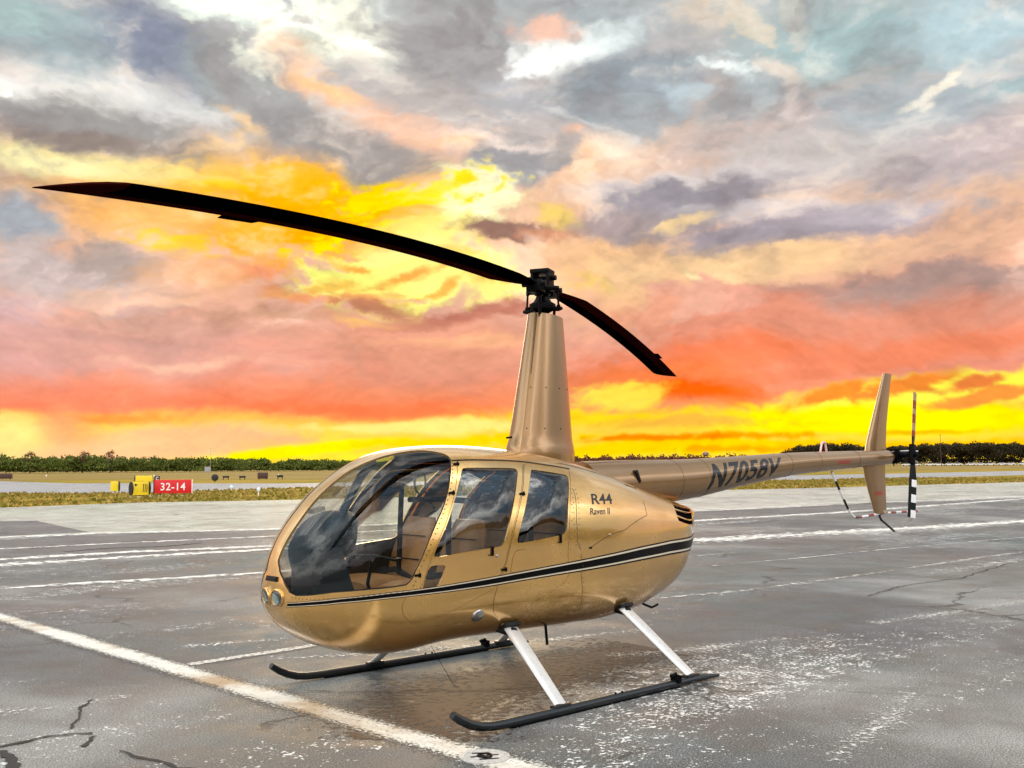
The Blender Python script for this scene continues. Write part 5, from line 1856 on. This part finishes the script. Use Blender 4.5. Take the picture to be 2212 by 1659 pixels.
def sign(name, label, loc, rotz, w_, h, face_m, legs=2, lift=0.14, depth=0.16, caps=True, round_caps=False, text=None, text_m=None, tw=0.7, th_=0.5, pad=True, group=None):
    t_ = thing(name, label, 'airfield sign', (loc[0], loc[1], -0.022), rotz, group)
    MB().box((0, 0, lift + h / 2), (w_, depth, h), 0, None, 0.02).build('panel', [face_m], t_)
    if caps:
        for s_ in (-1, 1):
            if round_caps:
                c_ = MB().lathe([(-.035, .40 * h), (-.03, .50 * h), (.03, .50 * h), (.035, .40 * h)], axis=(1, 0, 0), origin=(s_ * (w_ / 2 + .05), 0, lift + h / 2), n=24)
                c_.v = [(v[0], v[1] * 0.62, v[2]) for v in c_.v]
                c_.build('end_cap', [SIGNBLK], t_)
            else:
                MB().box((s_ * (w_ / 2 + 0.02), 0, lift + h / 2), (0.05, depth + 0.05, h + 0.03), 0, None, 0.012).build('end_cap', [SIGNBLK if s_ < 0 else SIGNWHT], t_)
    for k in range(legs):
        x = -w_ / 2 + w_ * (k + 0.5) / legs
        MB().tube([(x, 0, -0.02), (x, 0, lift + 0.02)], 0.035, n=8).build('leg', [SIGNBLK], t_)
    if pad:
        MB().box((0, 0, 0.0), (w_ + 0.6, 0.75, 0.05), 0, None, 0.01).build('concrete_pad', [CONC], t_)
    if text:
        V, Fc = text_faces(text_mesh(text, 1.0, 0.0, 1.08))
        V[:, 0] = (V[:, 0] - V[:, 0].min()) / (V[:, 0].max() - V[:, 0].min()) - 0.5
        V[:, 1] = (V[:, 1] - V[:, 1].min()) / (V[:, 1].max() - V[:, 1].min()) - 0.5
        link('lettering', mesh_of('lettering', [(a_ * tw * w_, -depth / 2 - 0.003, lift + h / 2 + b_ * th_ * h) for a_, b_, _z in V], Fc, [text_m], smooth=False), t_)
    return t_


rs = sign('runway_sign', 'red runway sign with white lettering 32-14 standing on the grass strip', (20.95, 52.55), rad(-23), 2.12, 0.80, SIGNRED, 3, 0.16, text='32-14', text_m=SIGNWHT, tw=0.66, th_=0.56)
ys = sign('taxiway_sign', 'yellow sign with thick black end caps just left of the red one', (18.75, 52.1), rad(6), 0.98, 0.76, SIGNYEL, 2, 0.12, 0.24, round_caps=True)
MB().add([(-.42, -.123, .72), (-.30, -.123, .80), (-.30, -.123, .60)], [(0, 1, 2)]).add([(-.30, -.123, .73), (-.22, -.123, .73), (-.22, -.123, .67), (-.30, -.123, .67)], [(0, 1, 2, 3)]).build('arrow', [SIGNBLK], ys)
for x in (0.16, 0.27, 0.38):
    MB().tube([(x - .03, -.122, .28), (x, -.122, .52), (x - .02, -.122, .76)], .022, n=6).build('bar', [BROWNB], ys)
sign('taxiway_sign', 'small yellow sign with one black oval end, alone at the runway edge', (22.15, 64.35), rad(-2), 0.44, 0.66, SIGNYEL, 1, 0.10, 0.30, caps=False)
o_ = [o for o in col.objects if o.name.startswith('taxiway_sign')][-1]
c_ = MB().lathe([(-.035, .30), (-.03, .36), (.03, .36), (.035, .30)], axis=(1, 0, 0), origin=(.31, -.02, .42), n=24)
c_.v = [(v[0] + 0.10 * v[1], v[1] * 0.72, v[2]) for v in c_.v]
c_.build('end_cap', [SIGNBLK], o_)
fs_ = sign('taxiway_sign', 'long plain yellow sign across the runway, seen above the red one', (43.7, 109.9), rad(-22), 1.8, 0.66, SIGNYEL, 3, 0.12, caps=False)
MB().box((-1.02, 0, 0.45), (0.09, 0.22, 0.68), 0, None, 0.01).build('end_cap', [SIGNBLK], fs_)
ds = sign('taxiway_sign', 'small dark brown sign with white letter C, right of the long yellow one', (45.0, 109.3), rad(-22), 0.62, 0.60, BROWNB, 1, 0.14, caps=False, text='C', text_m=SIGNWHT, tw=0.42, th_=0.62)
# backs of further signs and boxes in the field
bk = thing('sign_back', 'round black back of a sign, nearest of the dark objects in the field', 'airfield sign', (49.9, 104.7, -0.05), rad(-24))
c_ = MB().lathe([(-.12, .34), (-.10, .40), (.10, .40), (.12, .34)], axis=(0, 1, 0), origin=(0, 0, .52), n=24)
c_.build('panel', [SIGNBLK], bk)
MB().tube([(0, 0, -.02), (0, 0, .2)], .05, n=8).build('leg', [SIGNBLK], bk)
for (x, y, w_, h, lab) in ((60.0, 121.6, 0.85, 0.26, 'low dark board on short legs, next to the round black sign back'), (61.0, 118.9, 0.85, 0.26, 'low dark board on short legs, next to the brown equipment box on its left'),
                           (64.8, 120.3, 1.35, 0.85, 'dark brown equipment box standing in the dry field'), (65.8, 117.4, 0.80, 0.34, 'low dark board right of the brown equipment box'),
                           (46.7, 170.5, 2.2, 0.85, 'dark brown box at the far left edge of the field')):
    t_ = thing('field_board' if h < .6 else 'equipment_box', lab, 'board' if h < .6 else 'box', (x, y, -0.06), rad(-26))
    MB().box((0, 0, 0.30 + h / 2 if h < .6 else .12 + h / 2), (w_, 0.25 if h < .6 else .9, h), 0, None, .03).build('panel', [BROWNB if h > .8 else SIGNBLK], t_)
    for s_ in (-1, 1):
        MB().tube([(s_ * w_ * .36, 0, -.02), (s_ * w_ * .36, 0, .5)], .06, n=6).build('leg', [BROWNB], t_)
BLUEL = mat('pale_blue_lamp', (0.55, 0.72, 0.80), 0.2)
for (x, y, lab) in ((27.8, 58.4, 'pale blue stake lamp at the runway edge, the left one'), (24.8, 49.3, 'pale blue stake lamp on the near grass strip, the right one')):
    t_ = thing('edge_lamp', lab, 'lamp', (x, y, -0.03), group='stake lamps by the runway')
    MB().tube([(0, 0, -.02), (0, 0, .28)], .03, n=8).build('stake', [SIGNWHT], t_)
    MB().lathe([(0, .10), (.03, .11), (.12, .10), (.20, .05), (.21, .0)], origin=(0, 0, .27), n=14).build('lens', [BLUEL], t_)

# weather mast
wm = thing('weather_mast', 'slim weather mast with a pale equipment hut below, in front of the woodland', 'mast', (130.3, 267.0, -0.06))
MB().tube([(0, 0, 0), (0, 0, 7.4)], [.07, .045], n=8).build('pole', [STEEL], wm)
MB().tube([(-1.0, 0, 6.2), (1.0, 0, 6.2)], .05, n=6).tube([(-.6, 0, 7.2), (.6, 0, 7.2)], .05, n=6).tube([(.9, 0, 6.2), (.9, 0, 6.6)], .06, n=6).build('crossarm', [STEEL], wm)
MB().box((-0.9, 0, 1.15), (1.3, 1.2, 1.7), 0, None, .04).build('hut', [mat('pale_hut_paint', (0.30, 0.31, 0.30), 0.6)], wm)
MB().box((-0.9, 0, 2.04), (1.5, 1.4, .10), 0).build('hut_roof', [BROWNB], wm)
# runway marker boards: small white cones in the dry field
for (x, y, lab) in ((80, 190, 'second from the left'), (96, 170, 'third from the left'), (110, 158, 'rightmost'), (73, 230, 'leftmost')):
    t_ = thing('field_marker', 'tiny white marker cone in the dry field, ' + lab + ' of four', 'marker', (x, y, -.06), group='white markers in the field')
    MB().lathe([(0, .18), (.03, .18), (.04, .13), (.36, .04)], n=12).build('cone', [SIGNWHT], t_)

# ================================================================ vegetation
def leaf_mat(name, cols, trans=0.25):
    m = bpy.data.materials.new(name)
    m.use_nodes = True
    t = NT(m.node_tree)
    b = m.node_tree.nodes['Principled BSDF']
    geo = t.n('ShaderNodeNewGeometry')
    rnd = geo.outputs['Random Per Island']
    t.link(t.ramp(rnd, [(i / (len(cols) - 1), (*c_, 1)) for i, c_ in enumerate(cols)]), b.inputs['Base Color'])
    b.inputs['Roughness'].default_value = 0.7
    b.inputs['Specular IOR Level'].default_value = 0.2
    tl = t.n('ShaderNodeBsdfTranslucent')
    t.link(t.ramp(rnd, [(i / (len(cols) - 1), (*c_, 1)) for i, c_ in enumerate(cols)]), tl.inputs['Color'])
    mx = t.n('ShaderNodeMixShader')
    mx.inputs[0].default_value = trans
    t.link(b.outputs[0], mx.inputs[1])
    t.link(tl.outputs[0], mx.inputs[2])
    t.link(mx.outputs[0], m.node_tree.nodes['Material Output'].inputs['Surface'])
    return m


LEAF = leaf_mat('mixed_green_leaves', [(0.050, 0.078, 0.012), (0.115, 0.150, 0.018), (0.070, 0.100, 0.014), (0.155, 0.165, 0.026), (0.100, 0.084, 0.020)])
OAK = leaf_mat('dark_oak_leaves', [(0.014, 0.014, 0.005), (0.036, 0.034, 0.009), (0.024, 0.016, 0.006), (0.052, 0.042, 0.012), (0.060, 0.020, 0.009)])
REDLEAF = leaf_mat('reddish_bare_twigs', [(0.14, 0.045, 0.02), (0.20, 0.075, 0.035), (0.10, 0.05, 0.02)], 0.4)
BARK = mat('dark_bark', (0.045, 0.030, 0.020), 0.9, var=(2, 0.3))


def leaf_cloud(blobs, per, size, g, hollow=0.55):
    """leaf clumps spread over lumpy volumes: blobs are (centre, radii)"""
    C_, S_ = [], []
    for (c_, r_) in blobs:
        n = int(per)
        d = g.normal(size=(n, 3))
        d /= np.linalg.norm(d, axis=1)[:, None]
        d[:, 2] = np.where(d[:, 2] < -0.45, -d[:, 2] * 0.5, d[:, 2])
        k = hollow + (1 - hollow) * g.random(n) ** 0.6
        k *= 0.82 + 0.36 * g.random(n)
        C_.append(np.array(c_) + d * np.array(r_) * k[:, None])
        S_.append(size * (0.6 + 0.8 * g.random(n)))
    C_ = np.concatenate(C_)
    S_ = np.concatenate(S_)
    n = len(C_)
    a_ = g.normal(size=(n, 3))
    a_ /= np.linalg.norm(a_, axis=1)[:, None]
    b_ = np.cross(a_, g.normal(size=(n, 3)))
    b_ /= np.linalg.norm(b_, axis=1)[:, None]
    c2 = np.cross(a_, b_)
    S_ = S_[:, None]
    V = np.stack([C_ - b_ * S_, C_ + a_ * S_ * .3 - c2 * S_ * .6, C_ + b_ * S_, C_ + c2 * S_ * .7], 1).reshape(-1, 3)
    Fq = np.arange(n * 4).reshape(n, 4)
    return V, Fq


def quick_mesh(name, V, Fq, m):
    me = bpy.data.meshes.new(name)
    me.vertices.add(len(V))
    me.vertices.foreach_set('co', np.asarray(V, np.float32).ravel())
    k = Fq.shape[1]
    me.loops.add(Fq.size)
    me.loops.foreach_set('vertex_index', np.asarray(Fq, np.int32).ravel())
    me.polygons.add(len(Fq))
    me.polygons.foreach_set('loop_start', np.arange(0, Fq.size, k, dtype=np.int32))
    me.polygons.foreach_set('loop_total', np.full(len(Fq), k, np.int32))
    me.materials.append(m)
    me.update(calc_edges=True)
    me.validate()
    return me


def make_tree(name, label, cat, h, w_, g, m, nb, per, size, group, trunk_h=0.35, bare=False):
    t_ = thing(name, label, cat, (0, 0, 0), 0, group)
    tr = MB()
    tr.tube([(0, 0, -.3), (0.1, 0, h * trunk_h * .5), (0, .1, h * trunk_h), (0.15, 0, h * .7)], [h * .035, h * .028, h * .024, h * .008], n=8)
    blobs = []
    for k in range(nb):
        a_ = 2 * PI * k / nb + g.random()
        rr = w_ * .5 * (0.25 + 0.45 * g.random())
        zc = h * (trunk_h + .12 + (1 - trunk_h - .28) * g.random())
        c_ = (rr * math.cos(a_), rr * math.sin(a_), zc)
        r_ = w_ * (0.17 + 0.10 * g.random())
        blobs.append((c_, (r_, r_, r_ * .72)))
        tr.tube([(0, 0, h * trunk_h * (.7 + .3 * g.random())), (c_[0] * .5, c_[1] * .5, zc * .8), c_], [h * .014, h * .010, h * .004], n=5)
    blobs.append(((0, 0, h * .82), (w_ * .24, w_ * .24, h * .16)))
    if bare:
        for k in range(60):
            b0 = blobs[int(g.integers(len(blobs)))]
            p0 = Vector(b0[0])
            d_ = Vector(g.normal(size=3))
            d_.z = abs(d_.z)
            tr.tube([p0, p0 + d_.normalized() * w_ * .28], [.05, .02], n=3)
    tr.build('trunk', [BARK], t_)
    V, Fq = leaf_cloud(blobs, per, size, g)
    link('crown', quick_mesh('crown', V, Fq, m), t_)
    return t_


g = np.random.default_rng(5)
# the woodland on the left reads as one mass
blobs, n_tr = [], 0
path = [(40, 398), (107, 379), (152, 367), (203, 346), (235, 331), (262, 318)]
hts = [6.1, 6.0, 5.5, 4.3, 3.5, 3.0]
for i in range(520):
    f = g.random() * (len(path) - 1)
    k = int(f)
    u_ = f - k
    dpt = g.random() * 26
    x = path[k][0] * (1 - u_) + path[k + 1][0] * u_ + dpt * 0.45 + g.normal() * 1.5
    y = path[k][1] * (1 - u_) + path[k + 1][1] * u_ + dpt * 0.85
    h = (hts[k] * (1 - u_) + hts[k + 1] * u_) * (0.62 + 0.5 * g.random()) * (1.0 + 0.006 * dpt)
    r_ = 1.5 + 1.4 * g.random()
    for q in range(3):
        blobs.append(((x + g.normal() * 1.6, y + g.normal() * 1.2, h * (.22 + .25 * q)), (r_ * (1.5 - .2 * q), r_ * (1.3 - .2 * q), h * .27)))
V, Fq = leaf_cloud(blobs, 85, 0.40, g, 0.3)
link('woodland', quick_mesh('woodland', V, Fq, LEAF), None, kind='stuff', label='low green woodland along the far left side of the airfield')
# very far trees on the skyline
blobs = []
for i in range(260):
    u_ = g.random()
    x, y = 1250 + 460 * u_ + g.normal() * 12, 1420 - 520 * u_ + g.normal() * 12
    h = 13 + 9 * g.random() ** 2
    blobs.append(((x, y, h * .5), (9 + 6 * g.random(), 9, h * .5)))
V, Fq = leaf_cloud(blobs, 60, 2.2, g, 0.3)
link('far_woodland', quick_mesh('far_woodland', V, Fq, REDLEAF), None, kind='stuff', label='thin line of reddish trees on the far horizon')
# unseen dark tree belt added behind the camera to darken the door-window reflections
blobs = []
for i in range(150):
    x = -75 + 190 * g.random()
    y = -58 - 14 * g.random()
    h = 8 + 4.5 * g.random()
    for q in range(3):
        blobs.append(((x + g.normal() * 2, y + g.normal() * 2, h * (.22 + .27 * q)), (3.6 - .5 * q, 3.2, h * .24)))
V, Fq = leaf_cloud(blobs, 70, 0.85, g, 0.3)
link('unseen_tree_belt', quick_mesh('unseen_tree_belt', V, Fq, OAK), None, kind='stuff', label='unseen dark belt of trees added to darken the window reflections')
# taller bare trees above the woodland
for k, (px_, py_, h, lab) in enumerate(((143, 372, 8.8, 'reddish bare tree, tallest above the left woodland'), (134, 375, 8.5, 'reddish bare tree just left of the tallest one above the woodland'),
                                        (118, 382, 8.2, 'reddish bare tree alone above the middle of the left woodland'), (106, 385, 8.0, 'dark bare tree, leftmost poking above the woodland'))):
    t_ = make_tree('bare_tree', lab, 'tree', h, 5.2, np.random.default_rng(40 + k), REDLEAF, 6, 60, 0.16, 'bare trees over the woodland', .4, True)
    t_.location = (px_, py_, -.06)
# oaks at the right
protos = [make_tree('oak_tree', 'dark spreading oak in the row beyond the right side of the field', 'tree', 11.0, 17.0, np.random.default_rng(60 + k), OAK, 9, 420, 0.42,
                    'dark oaks beyond the field', .24) for k in range(4)]
NTH = ['leftmost', 'second', 'third', 'fourth', 'fifth', 'sixth', 'seventh', 'eighth', 'ninth', 'tenth', 'eleventh', 'twelfth', 'thirteenth', 'fourteenth',
       'fifteenth', 'sixteenth', 'seventeenth', 'eighteenth', 'nineteenth', 'rightmost']


def across(o):
    d_ = o.location - CAM
    return d_.dot(right) / d_.dot(fwd)


oaks = []
for i, (f, dd, sc) in enumerate(((0.0, 0, .72), (.045, 8, .95), (.10, -4, 1.02), (.155, 6, 1.08), (.205, 0, 1.04), (.26, 10, 1.0), (.315, 0, .90), (.365, 12, .96), (.415, -4, .86), (.465, 8, .92), (.52, 0, .90),
                                 (.575, 6, .84), (.63, -2, .96), (.685, 8, 1.02), (.74, 0, .98), (.80, 5, 1.04), (.86, -4, .95), (.93, 6, 1.0), (1.0, 0, .92), (1.07, 4, 1.0))):
    x = 470 + 48.5 * f + dd * .8
    y = 290 - 98 * f + dd * .4
    t_ = protos[i % 4] if i < 4 else copy_tree(protos[i % 4])
    t_.location = (x, y, -.06)
    t_.rotation_euler = (0, 0, 1.7 * i)
    t_.scale = (sc, sc, sc)
    oaks.append(t_)
for n_, t_ in zip(NTH, sorted(oaks, key=across)):
    t_['label'] = n_ + (' oak' if n_ in ('leftmost', 'rightmost') else ' oak from the left') + ' in the dark row beyond the right side of the field'
# a low dark understorey and parked cars beneath them
blobs = [((474 + 48 * u_ + g.normal() * 3 + 10, 292 - 100 * u_ + g.normal() * 3 + 6, 2.0), (3.8, 3.8, 2.4)) for u_ in g.random(150) * 1.08]
V, Fq = leaf_cloud(blobs, 60, 0.45, g, 0.3)
link('undergrowth', quick_mesh('undergrowth', V, Fq, OAK), None, kind='stuff', label='dark undergrowth beneath the row of oaks')
CARW = mat('pale_car_paint', (0.70, 0.70, 0.70), 0.3, 0.1, 0.6)
TYRE = mat('tyre_rubber', (0.015, 0.015, 0.015), 0.8)


def make_car():
    t_ = thing('parked_car', 'small pale car parked in the row beneath the dark oaks', 'car', (0, 0, 0), 0, 'cars parked under the oaks')
    prof = [(-2.2, .35), (-2.25, .75), (-1.5, .95), (-0.95, 1.38), (0.7, 1.42), (1.35, 1.0), (2.1, .85), (2.25, .6), (2.2, .35)]
    b = MB()
    b.loft([[(x, y, z) for x, z in prof] for y in (-.85, -.7, .7, .85)], 0, True, True)
    b.build('body', [CARW], t_)
    wd = MB()
    wd.loft([[(-1.3, y, 1.0), (-.9, y, 1.32), (.62, y, 1.35), (1.12, y, 1.02)] for y in (-.88, .88)], 0, True, True)
    wd.build('window', [BLACK], t_)
    for x in (-1.4, 1.4):
        for y in (-.8, .8):
            MB().lathe([(-.1, .32), (.1, .32)], axis=(0, 1, 0), origin=(x, y, .32), n=14).build('wheel', [TYRE], t_)
    return t_


car0 = make_car()
cars = []
for i, f in enumerate((.52, .56, .62, .655, .70, .735, .79, .83, .87, .915, .95, 1.0)):
    c_ = car0 if i == 0 else copy_tree(car0)
    c_.location = (462 + 48 * f, 286 - 98 * f, -.06)
    c_.rotation_euler = (0, 0, rad(-64 + 7 * math.sin(i * 2.3)))
    cars.append(c_)
for n_, c_ in zip(NTH[:11] + ['rightmost'], sorted(cars, key=across)):
    c_['label'] = n_ + (' pale car' if n_ in ('leftmost', 'rightmost') else ' pale car from the left') + ' parked beneath the dark oaks'

# skyline structures
wt = thing('water_tower', 'small reddish water tower on the far skyline above the tail boom', 'water tower', (1443, 1062, 0))
MB().lathe([(15, .8), (16, 4.0), (17.5, 5.6), (20, 5.6), (22, 4.0), (23, .4)], n=20).build('tank', [mat('reddish_steel', (0.20, 0.13, 0.10), 0.6)], wt)  # tank in one even reddish brown
for k in range(6):
    MB().tube([(4.5 * math.cos(k * PI / 3), 4.5 * math.sin(k * PI / 3), 0), (4.0 * math.cos(k * PI / 3), 4.0 * math.sin(k * PI / 3), 16)], .5, n=6).build('leg', [BROWNB], wt)
for (x, y, h, lab) in ((486, 217, 15.5, 'tall thin lamp pole rising over the right-hand oaks'), (1352, 1330, 32, 'thin mast on the far skyline just right of the rotor mast'), (1466, 1035, 27, 'thin mast on the far skyline right of the water tower'), (1420, 1110, 30, 'thin mast on the far skyline left of the water tower')):
    t_ = thing('skyline_mast', lab, 'mast', (x, y, 0))
    MB().tube([(0, 0, -1), (0, 0, h)], [h * .012, h * .006], n=6).build('pole', [BROWNB], t_)
    MB().tube([(-h * .05, 0, h * .96), (h * .05, 0, h * .96)], h * .006, n=5).build('crossarm', [BROWNB], t_)

# grass blades on the strip between taxiway and runway
def in_poly(P_, poly):
    return inside(P_, np.array(poly, float))


strip = [(-30, 47.3), (8.1, 41.5), (14.4, 42.7), (21.5, 39.9), (32, 37.5), (55.8, 31.0), (82.4, 27.3), (108, 24), (108, 45), (60, 58), (36.5, 65.0), (21.2, 62.5), (16.5, 69.6), (-30, 79)]
N_ = 42000
Pg = np.stack([g.uniform(-14, 105, N_), g.uniform(23, 76, N_)], 1)
Pg = Pg[in_poly(Pg, strip)]
# denser along the near edge, thin patches elsewhere
keep = np.array([mnoise.noise((p[0] * .10, p[1] * .35, 0)) for p in Pg]) + 0.35 * g.random(len(Pg)) > 0.0
Pg = Pg[keep]
n = len(Pg)
hgt = 0.05 + 0.13 * g.random(n)
an = g.random(n) * 2 * PI
wd_ = 0.05 + 0.09 * g.random(n)
lean = g.normal(size=(n, 2)) * 0.05
dx, dy = np.cos(an) * wd_, np.sin(an) * wd_
z0 = np.full(n, -0.026)
V = np.stack([np.stack([Pg[:, 0] - dx, Pg[:, 1] - dy, z0], 1), np.stack([Pg[:, 0] + dx, Pg[:, 1] + dy, z0], 1),
              np.stack([Pg[:, 0] + lean[:, 0] + dx * .5, Pg[:, 1] + lean[:, 1] + dy * .5, z0 + hgt], 1),
              np.stack([Pg[:, 0] + lean[:, 0] * 1.5 - dx * .4, Pg[:, 1] + lean[:, 1] * 1.5 - dy * .4, z0 + hgt * .8], 1)], 1).reshape(-1, 3)
GL = leaf_mat('dry_grass_blades', [(0.13, 0.13, 0.014), (0.26, 0.20, 0.03), (0.18, 0.155, 0.018), (0.38, 0.26, 0.07), (0.31, 0.18, 0.04)], 0.3)
link('grass', quick_mesh('grass', V, np.arange(n * 4).reshape(n, 4), GL), None, kind='stuff', label='short patchy dry grass on the strip beside the runway')
